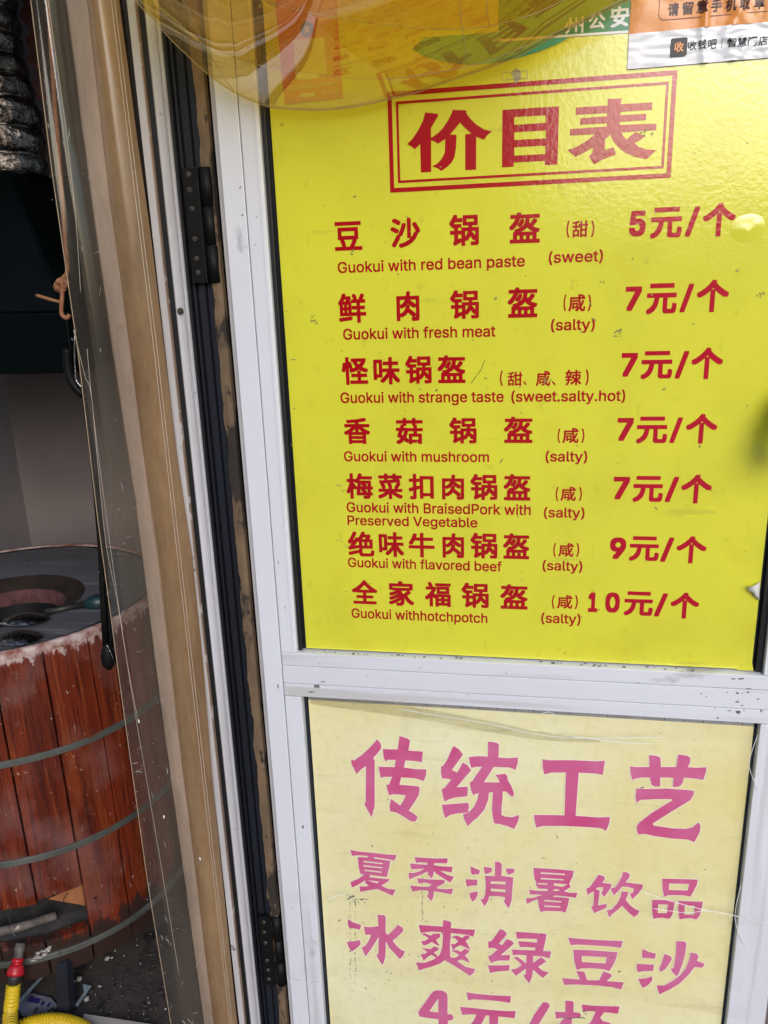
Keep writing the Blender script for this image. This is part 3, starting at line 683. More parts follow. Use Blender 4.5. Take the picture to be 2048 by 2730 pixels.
# ================================================================== the lower poster
low = thing('faded_poster', ((lxl+lxr)/2, 0, ZB+.2), 'pale faded yellow poster with large pink Chinese characters in the lower door panel', 'poster')
bm = bmesh.new(); rows = []
zb2 = .20
for j in range(61):
    r = []
    for i in range(61):
        x = lxl+(lxr-lxl)*i/60; z = zb2+(lzt-zb2)*j/60
        edge = max(0, 1-min(x-lxl, lxr-x)/.02)
        r.append(Vector((x, -.0002*noise.noise(Vector((x*12, z*7, 3)))-.0*edge, z)))
    rows.append(r)
grid_surf(bm, rows); bmesh.ops.recalc_face_normals(bm, faces=bm.faces)
obj('paper', bm, M['pale'], low, True)
obj('backing_sheet', box((lxl+.0003, .0004, zb2), (lxr-.0003, .0013, lzt-.0002)), M['paperback'], low)
T3 = zmap(920, 1940, 3.318); T4 = zmap(1400, 1980, 3.318); T5 = zmap(910, 2240, 3.318); T6 = zmap(1380, 2280, 3.1904); T7 = zmap(910, 2420, 3.318); T8 = zmap(1400, 2440, 3.318)
G = []
G.append((T3, [[[(285,100),(318,140),(322,178),(300,210),(250,268),(264,290),(264,690),(237,792),(172,675),(183,655),(187,337),(145,365),(103,410),(80,360),(58,320),(56,277),(80,290),(150,240),(230,165)]],
 [[(483,72),(560,95),(576,115),(562,200),(690,210),(682,303),(620,293),(535,287),(522,350),(620,365),(719,367),(717,420),(698,470),(620,445),(498,437),(482,503),(600,512),(655,518),(661,540),(655,590),(620,650),(565,733),(600,750),(642,785),(640,800),(622,830),(580,825),(520,785),(450,745),(400,738),(395,690),(408,627),(440,650),(490,688),(520,640),(538,597),(470,588),(420,588),(390,597),(375,545),(366,503),(390,500),(418,432),(350,433),(318,442),(308,400),(297,342),(340,345),(440,347),(450,283),(380,282),(358,297),(342,260),(335,187),(400,190),(467,190)]]]))
G.append((T3, [[[(960,160),(1010,190),(1043,235),(1020,270),(945,372),(993,395),(1020,350),(1043,307),(1085,330),(1117,375),(1060,440),(988,525),(1085,520),(1087,560),(1082,605),(980,615),(925,630),(882,652),(868,610),(855,540),(880,533),(940,457),(895,447),(860,448),(850,400),(850,342),(870,335),(905,280),(940,200)]],
 [[(857,680),(930,675),(1090,662),(1098,690),(1088,750),(1000,755),(930,770),(887,797),(872,750)]],
 [[(1265,120),(1340,130),(1363,148),(1357,262),(1440,268),(1530,262),(1528,310),(1508,373),(1460,350),(1315,345),(1275,410),(1228,480),(1370,483),(1350,440),(1330,415),(1418,405),(1435,425),(1440,460),(1470,510),(1495,570),(1490,610),(1470,605),(1425,562),(1395,562),(1395,620),(1385,700),(1385,770),(1420,785),(1480,790),(1538,770),(1540,800),(1520,850),(1497,895),(1440,870),(1370,850),(1322,845),(1308,790),(1300,720),(1310,570),(1275,572),(1265,640),(1235,720),(1175,790),(1125,830),(1088,870),(1060,820),(1043,765),(1090,750),(1140,700),(1170,640),(1183,577),(1150,585),(1135,597),(1115,550),(1105,480),(1125,475),(1160,420),(1215,343),(1150,345),(1118,355),(1105,310),(1097,258),(1180,250),(1265,253)]]]))
G.append((T4, [[[(155,143),(200,153),(430,153),(620,162),(708,157),(697,220),(688,283),(620,270),(475,263),(465,400),(448,645),(560,652),(650,660),(752,655),(745,710),(718,778),(670,755),(560,745),(350,735),(160,735),(100,750),(85,690),(80,637),(200,638),(350,640),(358,400),(362,262),(230,262),(172,280),(158,220)]]]))
G.append((T4, [[[(1097,107),(1165,115),(1198,130),(1202,213),(1337,213),(1355,102),(1430,112),(1462,130),(1460,170),(1440,215),(1530,220),(1605,215),(1600,260),(1577,328),(1500,315),(1405,308),(1395,355),(1370,383),(1340,390),(1308,388),(1313,308),(1197,305),(1195,385),(1150,387),(1120,370),(1103,305),(1020,308),(970,318),(952,332),(935,280),(929,206),(980,213),(1100,213)]],
 [[(983,403),(1100,408),(1250,403),(1400,413),(1495,422),(1490,460),(1465,505),(1350,575),(1220,655),(1130,712),(1135,730),(1300,755),(1420,760),(1480,748),(1535,703),(1552,730),(1548,785),(1497,878),(1440,855),(1300,845),(1150,825),(1060,805),(1000,810),(988,770),(988,735),(1010,705),(1120,620),(1250,540),(1305,507),(1290,497),(1150,497),(1020,505),(988,532),(977,480)]]]))
G.append((T5, [[[(80,82),(150,97),(300,112),(420,125),(490,127),(485,150),(470,178),(400,163),(293,147),(290,160),(435,180),(425,240),(405,322),(330,315),(255,305),(250,325),(340,335),(430,342),(425,355),(380,385),(355,400),(420,430),(482,435),(455,490),(390,460),(320,430),(250,440),(170,455),(162,405),(195,408),(245,402),(212,375),(213,352),(150,392),(95,418),(82,368),(150,340),(205,300),(172,298),(155,240),(147,147),(235,150),(240,138),(160,130),(97,137)],
 [(198,180),(368,200),(368,210),(198,193)],[(198,217),(368,238),(365,247),(198,230)],[(205,258),(360,275),(358,287),(205,269)],[(228,352),(338,363),(318,380)]]]))
G.append((T5, [[[(648,147),(700,152),(850,160),(942,158),(938,203),(822,200),(822,218),(880,228),(985,233),(978,283),(875,268),(940,305),(998,322),(965,373),(920,345),(850,300),(818,272),(815,310),(800,337),(765,300),(768,275),(740,285),(690,310),(650,325),(603,345),(595,285),(640,288),(700,270),(735,250),(620,255),(607,203),(680,210),(762,215),(762,198),(700,193),(663,200)]],
 [[(672,333),(760,343),(917,350),(910,380),(850,412),(850,425),(920,432),(988,425),(985,450),(975,478),(900,462),(820,450),(820,480),(810,515),(797,538),(755,490),(770,480),(772,445),(700,440),(630,452),(610,398),(690,407),(775,410),(800,388),(740,372),(685,382)]]]))
G.append((T5, [[[(1145,227),(1180,245),(1228,265),(1220,298),(1155,303),(1145,270)]],[[(1100,343),(1205,347),(1203,398),(1150,400),(1112,408),(1103,375)]],[[(1135,465),(1207,450),(1208,475),(1190,520),(1162,542),(1142,510)]],[[(1260,233),(1335,243),(1330,280),(1275,300),(1265,265)]],[[(1455,247),(1533,250),(1528,285),(1478,305),(1462,275)]],
 [[(1362,187),(1405,193),(1422,210),(1418,313),(1470,320),(1523,325),(1515,430),(1508,530),(1482,602),(1437,538),(1450,525),(1447,500),(1380,492),(1310,493),(1300,530),(1270,583),(1232,522),(1260,515),(1275,470),(1280,400),(1272,312),(1360,315)],[(1323,362),(1455,365),(1455,388),(1323,382)],[(1325,425),(1455,435),(1452,458),(1323,448)]]]))
G.append((T6, [[[(135,105),(300,115),(480,130),(470,180),(440,240),(452,268),(425,285),(395,305),(450,318),(510,317),(498,360),(440,352),(320,340),(300,350),(440,362),(430,420),(408,487),(370,475),(240,472),(195,480),(180,430),(173,372),(130,388),(80,413),(73,362),(130,362),(210,335),(160,332),(108,333),(98,290),(160,300),(255,303),(257,285),(175,282),(154,243),(164,238),(145,200),(138,150)],
 [(197,143),(400,155),(405,168),(197,155)],[(197,190),(395,203),(392,212),(197,202)],[(174,234),(255,237),(250,248),(172,245)],[(308,237),(425,245),(380,268),(308,255)],[(300,300),(320,285),(360,292),(345,302)],[(228,377),(375,390),(370,400),(230,390)],[(228,425),(367,433),(360,443),(230,437)]]]))
G.append((T6, [[[(690,162),(740,180),(742,205),(720,232),(800,243),(795,270),(770,310),(737,355),(710,318),(725,300),(730,272),(690,270),(665,283),(700,300),(695,350),(685,425),(735,415),(758,415),(757,445),(700,470),(652,490),(625,432),(645,430),(650,370),(648,305),(620,320),(598,335),(585,283),(615,270),(650,220)]],
 [[(900,137),(945,148),(958,168),(945,195),(918,228),(1000,238),(1068,248),(1060,280),(1030,320),(977,372),(955,328),(985,310),(990,283),(940,268),(890,265),(860,300),(820,340),(790,280),(830,272),(860,230),(885,185)]],
 [[(885,305),(945,310),(935,345),(920,378),(960,425),(1000,455),(1038,470),(1020,505),(990,525),(950,490),(890,428),(850,465),(815,490),(780,527),(758,465),(800,460),(850,405),(878,350)]]]))
G.append((T6, [[[(1230,197),(1380,200),(1535,205),(1525,250),(1500,300),(1470,352),(1420,340),(1330,337),(1275,340),(1248,352),(1235,300)],[(1290,238),(1460,243),(1447,298),(1288,293)]],
 [[(1145,378),(1245,378),(1340,387),(1330,440),(1318,500),(1295,540),(1240,530),(1180,532),(1155,540),(1145,470)],[(1197,415),(1280,418),(1270,490),(1192,490)]],
 [[(1370,385),(1480,390),(1577,393),(1568,440),(1550,510),(1520,545),(1470,532),(1410,537),(1378,545),(1367,480)],[(1422,427),(1508,428),(1500,502),(1420,502)]]]))
G.append((T7, [[[(62,97),(110,130),(178,150),(165,192),(110,180),(70,178),(58,135)]],[[(50,300),(110,295),(165,283),(172,320),(150,345),(95,385),(65,345)]],
 [[(322,60),(380,63),(395,80),(393,215),(410,240),(440,215),(480,175),(500,147),(545,175),(550,205),(500,255),(455,290),(490,335),(530,370),(562,383),(550,420),(520,453),(470,400),(425,350),(395,295),(392,420),(385,455),(367,507),(335,460),(310,415),(330,405),(332,255),(310,290),(280,340),(250,385),(215,430),(182,348),(215,335),(250,280),(265,235),(215,238),(200,165),(260,170),(330,160)]]]))
G.append((T7, [[[(902,107),(955,115),(975,130),(970,178),(1080,188),(1185,192),(1170,255),(1100,235),(970,222),(962,350),(965,430),(1040,480),(1100,520),(1187,540),(1170,575),(1138,602),(1070,555),(990,505),(915,463),(880,490),(800,520),(740,535),(687,553),(663,482),(740,485),(820,455),(870,415),(895,350),(902,215),(800,208),(703,222),(685,150),(760,155),(900,165)]],
 [[(708,232),(735,222),(790,245),(815,228),(870,225),(878,240),(870,262),(840,280),(855,310),(875,333),(850,330),(800,300),(770,320),(730,333),(705,295),(745,290),(775,268),(740,245)]],
 [[(705,355),(760,358),(790,365),(825,338),(865,355),(860,370),(820,395),(850,420),(845,445),(800,415),(770,430),(730,467),(702,410),(740,405),(765,390),(740,372)]],
 [[(970,255),(1025,243),(1070,265),(1100,240),(1135,250),(1135,265),(1100,292),(1120,320),(1145,370),(1090,345),(1055,330),(1020,345),(990,375),(968,320),(1010,318),(1035,295),(1010,270)]],
 [[(970,378),(1020,370),(1060,388),(1095,358),(1130,375),(1130,390),(1095,420),(1120,445),(1140,488),(1090,465),(1060,455),(1025,470),(970,440),(1010,440),(1045,415),(1020,400)]]]))
G.append((T7, [[[(1405,185),(1445,200),(1467,232),(1395,315),(1425,330),(1445,300),(1465,275),(1510,290),(1528,315),(1480,360),(1410,417),(1493,415),(1493,440),(1485,465),(1400,465),(1350,475),(1328,488),(1305,450),(1302,425),(1330,415),(1385,365),(1340,352),(1303,355),(1300,298),(1330,292),(1365,245)]],
 [[(1297,507),(1400,508),(1490,505),(1485,555),(1400,560),(1350,567),(1318,577)]],
 [[(x+1625.8, y+66.4) for x, y in [(-81,144),(0,149),(188,163),(188,190),(160,315),(233,317),(218,380),(150,362),(72,357),(72,418),(145,368),(190,405),(115,455),(160,490),(213,503),(158,553),(110,515),(72,478),(62,545),(37,602),(-15,533),(8,515),(5,470),(-30,497),(-80,534),(-129,479),(-75,470),(-30,440),(-60,405),(-100,372),(-70,364),(-30,390),(10,425),(12,352),(-60,348),(-106,352),(-116,299),(-50,305),(90,308),(92,285),(20,280),(-46,279),(-59,227),(20,232),(105,240),(108,208),(0,203),(-71,206)]]]]))
G.append((T8, [[[(383,195),(450,203),(650,218),(867,226),(848,287),(750,275),(600,265),(460,257),(407,263),(392,235)]],
 [[(428,302),(600,308),(820,325),(810,370),(785,430),(745,492),(690,475),(590,467),(500,468),(457,482),(435,400)],[(503,358),(725,370),(712,425),(503,410)]],
 [[(453,490),(525,497),(550,572),(655,575),(695,493),(765,520),(767,540),(720,580),(875,592),(850,655),(780,635),(620,618),(440,610),(347,615),(328,553),(400,560),(487,567),(470,530)]]]))
G.append((T8, [[[(1040,295),(1090,320),(1160,338),(1147,385),(1075,375),(1043,380),(1033,350)]],[[(993,425),(1060,432),(1140,433),(1135,490),(1050,493),(998,502),(985,460)]],[[(1003,562),(1070,555),(1125,538),(1125,575),(1090,615),(1042,642),(1015,595)]],[[(1235,338),(1290,360),(1300,385),(1280,420),(1240,475),(1200,500),(1185,470),(1205,430)]],
 [[(1340,225),(1410,230),(1428,245),(1415,350),(1392,430),(1365,500),(1343,540),(1305,505),(1290,470),(1315,465),(1335,330)]],[[(1465,328),(1520,338),(1535,360),(1520,400),(1588,425),(1580,445),(1567,462),(1500,455),(1450,520),(1370,600),(1280,655),(1187,697),(1165,617),(1230,620),(1310,575),(1370,530),(1420,470),(1450,400)]]]))
G.append((T7, [[[(850,728),(900,732),(935,755),(942,790),(940,940),(980,940),(995,970),(980,993),(945,995),(943,1080),(862,1080),(862,985),(780,975),(695,960),(682,930),(690,905),(740,840),(790,765),(820,735)],[(860,798),(858,925),(780,915)]]]))
G.append((T7, [[[(1108,745),(1200,760),(1340,772),(1503,780),(1495,840),(1400,825),(1250,812),(1170,808),(1122,817)]],
 [[(1050,875),(1150,883),(1300,900),(1450,912),(1545,912),(1532,977),(1470,968),(1390,960),(1385,1080),(1430,1180),(1560,1190),(1540,1120),(1590,1190),(1560,1240),(1400,1240),(1310,1180),(1310,952),(1280,950),(1250,1010),(1180,1110),(1080,1200),(1040,1150),(1110,1070),(1170,1000),(1195,943),(1140,940),(1072,947)]]]))
G.append((T8, [[[(160,768),(200,770),(218,790),(215,810),(130,950),(20,1140),(-40,1120),(80,880)]]]))
G.append((T8, [[[(357,752),(420,757),(432,775),(428,855),(485,862),(495,880),(490,905),(435,905),(415,905),(415,1180),(350,1180),(345,980),(300,1040),(250,1080),(230,1040),(300,960),(345,905),(310,905),(275,915),(267,848),(300,853),(357,855)]],
 [[(500,787),(600,797),(837,805),(830,835),(820,870),(760,862),(700,855),(665,905),(690,935),(740,945),(770,962),(840,1040),(790,1080),(690,990),(690,1200),(615,1200),(615,1000),(540,1080),(490,1050),(590,930),(625,850),(560,845),(512,855)]]]))
for fm, groups in G:
    bmh = bmesh.new(); bmi = bmesh.new()
    for gi, lps in enumerate(groups):
        put_poly(bmh, lps, fm, -.00045-gi*.0001*.1, grow=.0011)
        put_poly(bmi, lps, fm, -.00075-gi*.00001)
    ch_ = obj('brush_character', bmi, M['pink'], low); obj('pale_outline', bmh, M['halo'], ch_)
bm = bmesh.new()
for i in range(170):
    px, py = random.uniform(890, 1900), random.uniform(1950, 2725)
    if i % 2: px = random.gauss(1120, 140); py = random.gauss(2560, 90)
    if px < 900: continue
    blot(bm, px, py, random.choice([1.2, 1.5, 2, 2.5, 3.5]), -.0010, random.uniform(.5, 2.4), i+300, random.uniform(-1.2, 1.2), 8)
for px in (934, 948):
    for k in range(26): blot(bm, px+random.uniform(-1.5, 1.5), 2395+k*9+random.uniform(-4, 4), random.uniform(1.5, 3.6), -.0010, random.uniform(.4, .9), k+700, 0, 7)
for k in range(14): blot(bm, 925+k*4, 2392+k+random.uniform(-7, 7), random.uniform(2, 5), -.0010, 1.6, k+800, .2, 8)
for k in range(22): blot(bm, 1126+random.uniform(-2, 2), 2330+k*6, random.uniform(1, 3.2), -.00102, .6, k+830, 0, 7)
for k in range(14): blot(bm, 1495+k*5, 2713+random.uniform(-3, 3), random.uniform(2, 5.5), -.0010, 1.7, k+860, .1, 7)
for k in range(10): blot(bm, 1556+k*3, 2700-k+random.uniform(-6, 6), random.uniform(1.5, 4), -.0010, 1.2, k+880, .1, 7)
obj('dirt_speck', bm, M['scuff'], low, kind='stuff')

# clear tape strips: thin, slightly rippled, each a thing of its own
M['loose'] = film('loose_film', (.95, .93, .86), (.7, .66, .5), .10, gloss=.05, fcap=.2, rough=.08, bump=.004, bscale=30, stretch=(.4, 1, 2))
def tape(px, label, wpx=18, amp=.0012, Y=-.0135, seed=0, m=None):
    """strip along the measured centre line px=[(x,y),...]"""
    P = smooth_path([W(x, y, Y) for x, y in px], 14); rows = []; wd = wpx/FPX
    for i, p in enumerate(P):
        t = (P[min(i+1, len(P)-1)]-P[max(i-1, 0)]).normalized(); nrm = Vector((-t.z, 0, t.x))
        rows.append([p+nrm*wd*(s/6-.5)*(1 if m is None else max(.03, math.sin(math.pi*min(.98, .12+.86*i/(len(P)-1)))**.6))+Vector((0, -abs(amp*noise.noise(Vector((i*.23+seed, s*.7, seed)))), 0)) for s in range(7)])
    bm = bmesh.new(); grid_surf(bm, rows)
    o = obj('clear_tape' if m is None else 'clear_film', bm, m or M['tape'], None, True); own_origin(o)
    return tag(o, label, 'tape')
tape([(770, 1840), (900, 1862), (1100, 1888), (1400, 1918), (1700, 1945), (2040, 1960)], 'clear tape wrinkled along the top edge of the faded poster', 52, .002, -.0135, 1)
tape([(760, 2395), (880, 2390), (1200, 2378), (1500, 2395), (1750, 2430), (2040, 2455)], 'clear tape stretched across the faded poster through the summer drinks line', 44, .0015, -.0130, 2)
tape([(770, 2600), (900, 2590), (1150, 2600), (1400, 2625), (1700, 2650), (2000, 2705)], 'lowest clear tape running across the dirty part of the faded poster', 50, .0015, -.0138, 3)
tape([(2005, 1985), (1985, 2200), (1968, 2400), (1950, 2640)], 'clear tape crumpled down the right stile beside the faded poster', 60, .004, -.0145, 4)

for i, ln in enumerate([[(1060, 1890), (1300, 1930), (1430, 1958), (1560, 1968), (1780, 1966)], [(1520, 1962), (1640, 1978), (1740, 1984)], [(1705, 2374), (1780, 2400), (1900, 2432)],
        [(1740, 2422), (1830, 2434), (1900, 2430), (2048, 2463)], [(868, 2402), (900, 2388), (928, 2386)], [(1440, 1906), (1462, 1898), (1484, 1908)], [(1108, 1888), (1118, 1886), (1124, 1892)],
        [(2020, 1960), (1998, 2040), (2024, 2110)], [(1975, 2360), (1960, 2450), (1985, 2520)], [(770, 2610), (840, 2622), (852, 2596)]]):
    o = obj('tape_crease_glint', tube(smooth_path([W(x, y, -.0150) for x, y in ln], 6), [.00012]+[.0004]*((len(ln)-1)*6-1)+[.0001], 6), M['glint'], None, True)  # white glints along the tape creases, modelled as thin tubes
    par = [q for q in bpy.data.objects if q.name.startswith('clear_tape')][[0, 0, 1, 1, 1, 0, 0, 3, 3, 2][i]]
    o.data.transform(Matrix.Translation(-par.location)); o.parent = par
bm = bmesh.new()
lk = thing('added_shade_handle', W(2090, 1060, -.03), 'added unseen black handle that shades the right edge of the price list', 'handle')  # added out of view to cast soft shade on the poster
q = W(2122, 1040, -.03)
obj('lever', tube(smooth_path([q+Vector((.012, .018, .0)), q+Vector((.0, -.012, -.01)), q+Vector((-.008, -.022, -.04)), q+Vector((-.006, -.020, -.075))], 5), .013, 12), M['hinge'], lk, True)
obj('plate', box((q.x+.0, -.017, q.z-.09), (q.x+.035, -.0125, q.z+.09), .002), M['hinge'], lk)
bm.free()

tape([(828, 1868), (960, 1882), (1130, 1904), (1300, 1936), (1450, 1962), (1600, 1976)], 'loose edge of wrinkled film sagging below the top rail over the faded poster', 38, .003, -.0125, 9, M['loose'])
# ================================================================== stickers on the upper pane
def sheet(name, pts4, Y, nx=24, nz=16, warp=None, m=None, parent=None):
    c = [W(x, y, Y) for x, y in pts4]     # TL TR BR BL
    rows = []
    for j in range(nz+1):
        v = j/nz; r = []
        for i in range(nx+1):
            u = i/nx
            p = c[3].lerp(c[2], u).lerp(c[0].lerp(c[1], u), v)
            if warp: p = p+Vector((0, warp(u, v), 0))
            r.append(p)
        rows.append(r)
    bm = bmesh.new(); grid_surf(bm, rows)
    for f in bm.faces:
        f.normal_update()
        if f.normal.y > 0: f.normal_flip()
    return obj(name, bm, m, parent, True)
# orange and white pick-up notice, top right (reaches out of the frame)
st = thing('pickup_notice_sticker', W(1850, 170, -.002), 'crinkled orange and white notice sticker stuck over the top right of the price list', 'sticker')
def crink(u, v):
    return -(.0026*math.exp(-((u-.44+.02*v)/.018)**2)+.0020*math.exp(-((u-.60-.05*math.sin(v*6))/.03)**2)+.0016*abs(noise.noise(Vector((u*6, v*4, 1))))+.003*(u > .55)*abs(noise.noise(Vector((u*11, v*5, 7)))))
sheet('white_band', [(1677.6, 90.7), (2148, 50), (2148, 146), (1672.8, 184.7)], -.0018, 70, 24, crink, M['white'], st)
sheet('orange_band', [(1700, -260), (2175, -300), (2148, 50.0), (1677.6, 90.5)], -.0018, 70, 40, crink, M['orange'], st)
Z6 = 4.168
def bb6(x, y, hw, hh): return (1650+(x-hw)/Z6, 1650+(x+hw)/Z6, (y-hh)/Z6, (y+hh)/Z6)
bm = bmesh.new()
def drape(bm, Yt):
    lo, hi = W(1672.8, 184.7, -.0018), W(1677.6, 90.7, -.0018); x1 = W(2148, 100, -.0018).x
    top = W(1700, -260, -.0018)
    for v in bm.verts:
        u = (v.co.x-lo.x)/(x1-lo.x)
        t = (v.co.z-lo.z)/(hi.z-lo.z) if v.co.z < hi.z else (v.co.z-hi.z)/(top.z-hi.z)
        v.co.y = -.0023+(v.co.y-Yt)+crink(u, max(0, t))
for ch, x, y in zip('请留意手机取单', (605, 765, 922, 1085, 1240, 1395, 1560), (110, 95, 80, 65, 60, 45, 35)):
    put_char(bm, ch, *bb6(x, y, 60, 72), Y=-.0052, bold=.028)
drape(bm, -.0052); obj('notice_lettering', bm, M['brownink'], st)
bm = bmesh.new()
for ch, x, y in zip('收钱吧', (812, 922, 1035), (510, 502, 495)): put_char(bm, ch, *bb6(x, y, 48, 52), Y=-.0050, bold=.012)
for ch, x, y in zip('智慧门店', (1247, 1365, 1478, 1597), (482, 475, 467, 458)): put_char(bm, ch, *bb6(x, y, 50, 52), Y=-.0050, bold=.012)
put_char(bm, '|', *bb6(1140, 490, 2.5, 52), Y=-.0050, bold=0)
drape(bm, -.0050); obj('company_lettering', bm, M['ink'], st)
def rrect(bm, x0, x1, z0, z1, r, Y, t=None):
    def loop(d):
        o = []
        for cx, cz, a0 in ((x1-r, z1-r, 0), (x0+r, z1-r, 90), (x0+r, z0+r, 180), (x1-r, z0+r, 270)):
            for k in range(7):
                a = R_(a0+k*15); o.append((cx+(r-d)*math.cos(a), cz+(r-d)*math.sin(a)))
        return o
    lp = [loop(0)]+([loop(t)] if t else [])
    stamp(bm, polys([[(x*50, z*50) for x, z in q] for q in lp]), lambda a, b: (a/50, b/50), Y)
bm = bmesh.new(); q = W(1650+662/Z6, 531/Z6); rrect(bm, q.x-.0085, q.x+.0085, q.z-.0088, q.z+.0088, .002, -.0050)
lift = min(crink((v.co.x-W(1672.8, 184.7, -.0018).x)/(W(2148, 100, -.0018).x-W(1672.8, 184.7, -.0018).x), .45) for v in bm.verts)
for v in bm.verts: v.co.y = -.0026+lift
obj('logo_tile', bm, M['ink'], st)
bm = bmesh.new(); put_char(bm, '收', *bb6(664, 530, 52, 55), Y=-.0053, bold=.03); bmesh.ops.translate(bm, verts=bm.verts, vec=(0, .0053-.0032+lift, 0)); obj('logo_character', bm, M['orange'], st)
bm = bmesh.new(); a = W(1650+435/Z6, 238/Z6); rrect(bm, a.x, a.x+.19, a.z, a.z+.08, .006, -.0050, .0005); drape(bm, -.0050); obj('outline_box', bm, M['brownink'], st)

# green police sticker with turquoise disc, mostly behind the plastic
gs = thing('police_sticker', W(1580, 80, -.001), 'green sticker with white police characters beside the orange notice', 'sticker')
sheet('green_panel', [(1330, -180), (1712, -210), (1676, 80.5), (1330, 104)], -.0008, 4, 4, None, M['green'], gs)
sheet('white_border', [(1330, 104), (1676, 80.5), (1676, 87.5), (1330, 111)], -.0008, 4, 1, None, M['white'], gs)
bm = bmesh.new()
put_char(bm, '州', 1506, 1556, 46, 90, Y=-.0012, bold=.02); put_char(bm, '公', 1569, 1614, 34, 78, Y=-.0012, bold=.03); put_char(bm, '安', 1628, 1677, 17, 73, Y=-.0012, bold=.03)
obj('police_lettering', bm, M['white'], gs)
bm = bmesh.new()
arc = [(1518, 99), (1500, 110), (1478, 121), (1438, 137), (1395, 150), (1353, 161), (1300, 170), (1240, 172), (1180, 165), (1130, 150), (1100, 130), (1130, 100), (1330, 85)]
put_poly(bm, [arc], f0, -.0006); obj('turquoise_disc', bm, M['tealprint'], gs)

# orange payment card behind the plastic (its code square is left blank)
pc = thing('payment_sticker', W(840, 270, -.001), 'small orange payment sticker behind the amber plastic', 'sticker')
sheet('card', [(728, -60), (893, -72), (915, 261), (759, 279)], -.0008, 3, 4, None, M['orange_sticker'], pc)
bm = bmesh.new()
put_poly(bm, [[(783, 107), (865, 99), (872, 198), (789, 206)]], f0, -.0012)
put_poly(bm, [[(790, 194), (852, 203), (853, 209), (792, 214)]], f0, -.0011)
obj('blank_square', bm, M['cream'], pc)
bm = bmesh.new(); q = W(819, 78)
stamp(bm, polys([[(50*(q.x+.0078*math.cos(R_(k*15))), 50*(q.z+.0078*math.sin(R_(k*15)))) for k in range(24)]]), lambda a, b: (a/50, b/50), -.0012)
obj('logo_disc', bm, M['blueprint'], pc)
bm = bmesh.new(); put_char(bm, '支', 810, 829, 69, 88, Y=-.0015, bold=.02)
put_char(bm, '支', 858, 870, 240, 252, Y=-.0013, bold=.01)
for i, ch in enumerate('支付宝'): put_char(bm, ch, 873+i*10.5, 882.5+i*10.5, 240-i, 251-i, Y=-.0013, bold=.01)
for k in range(2): put_poly(bm, [[(771, 231+k*6), (898-k*12, 219+k*6), (898-k*12, 221+k*6), (771, 233+k*6)]], f0, -.0013)
put_poly(bm, [[(802, 250), (840, 247), (840, 257), (803, 260)]], f0, -.0013)
obj('card_lettering', bm, M['cream'], pc)

# ================================================================== amber plastic roll hanging across the top
def film_roll(name, pts, Yc, slope, reach, m, label, seed):
    """sagging loop of film: U-shaped section whose lowest line follows the measured points"""
    line = smooth_path([Vector((p[0], p[1], 0)) for p in pts], 8)
    st_ = [W(p.x, p.y, Yc) for p in line]
    rows = []
    for i, b in enumerate(st_):
        r = []; top = ZT-.02
        wob = noise.noise(Vector((b.x*7, seed, 0)))
        for k in range(8):                      # back side rises close to the pane
            t = k/8; r.append(Vector((b.x, Yc+.006*(1-t), top+(b.z+.004-top)*t if top > b.z else b.z)))
        for k in range(20):                     # underside slopes up towards the street
            s_ = reach*(k/19)**1.3
            r.append(Vector((b.x, Yc-s_, min(b.z+s_*slope*(1+.12*wob)+s_*s_*1.3+.002*(noise.noise(Vector((b.x*4, s_*9, seed)))*min(1, s_/.03)), 2.3))))
        for k, v in enumerate(r):
            v.y += .0015*noise.noise(Vector((v.x*6+seed, v.z*5, k*.02)))
        rows.append(r)
    bm = bmesh.new(); grid_surf(bm, rows)
    o = obj(name, bm, m, None, True); own_origin(o); tag(o, label, 'plastic sheet')
    h = obj('sheet_edge', tube([r[8]+Vector((0, -.0004, -.0003)) for r in rows], .0004, 6), M['edge'], None, True)
    h.data.transform(Matrix.Translation(-o.location)); h.parent = o
    for fx in ((.3,) if seed == 1 else (.75,)):
        i = int(len(rows)*fx); h = obj('fold_or_glint_line', tube([v+Vector((.0006*math.sin(k*1.7), -.0005, 0)) for k, v in enumerate(rows[i][8:])], .0003, 5), M['edge_pale'], None, True)
        h.data.transform(Matrix.Translation(-o.location)); h.parent = o
    return o
e1 = [(330, -40), (375, 17), (413, 55), (451, 100), (498, 146), (548, 192), (590, 224), (645, 257), (687, 274), (730, 287), (814, 293), (898, 291), (970, 280), (1033, 266), (1100, 250), (1160, 230), (1227, 207), (1336, 169), (1400, 140), (1475, 99), (1564, 55), (1678, 0), (1740, -30)]
e2 = [(360, -20), (417, 50), (480, 88), (561, 122), (620, 150), (679, 169), (742, 184), (856, 198), (941, 209), (1050, 209), (1120, 199), (1220, 182), (1330, 150), (1450, 100), (1560, 48), (1660, -5)]
e3 = [(600, -50), (700, 0), (790, 24), (898, 46), (980, 58), (1050, 67), (1150, 76), (1256, 74), (1350, 58), (1450, 25), (1540, -20)]
film_roll('amber_plastic_sheet', e1, -.022, .26, .34, M['amber'], 'outermost sagging loop of amber plastic film over the top of the price list', 1)
film_roll('amber_plastic_sheet', e2, -.060, .22, .30, M['amber_inner'], 'middle loop of amber plastic film inside the sagging roll', 2)
film_roll('amber_plastic_sheet', e3, -.110, .20, .26, M['amber_inner'], 'smallest innermost fold of amber plastic film at the very top', 3)

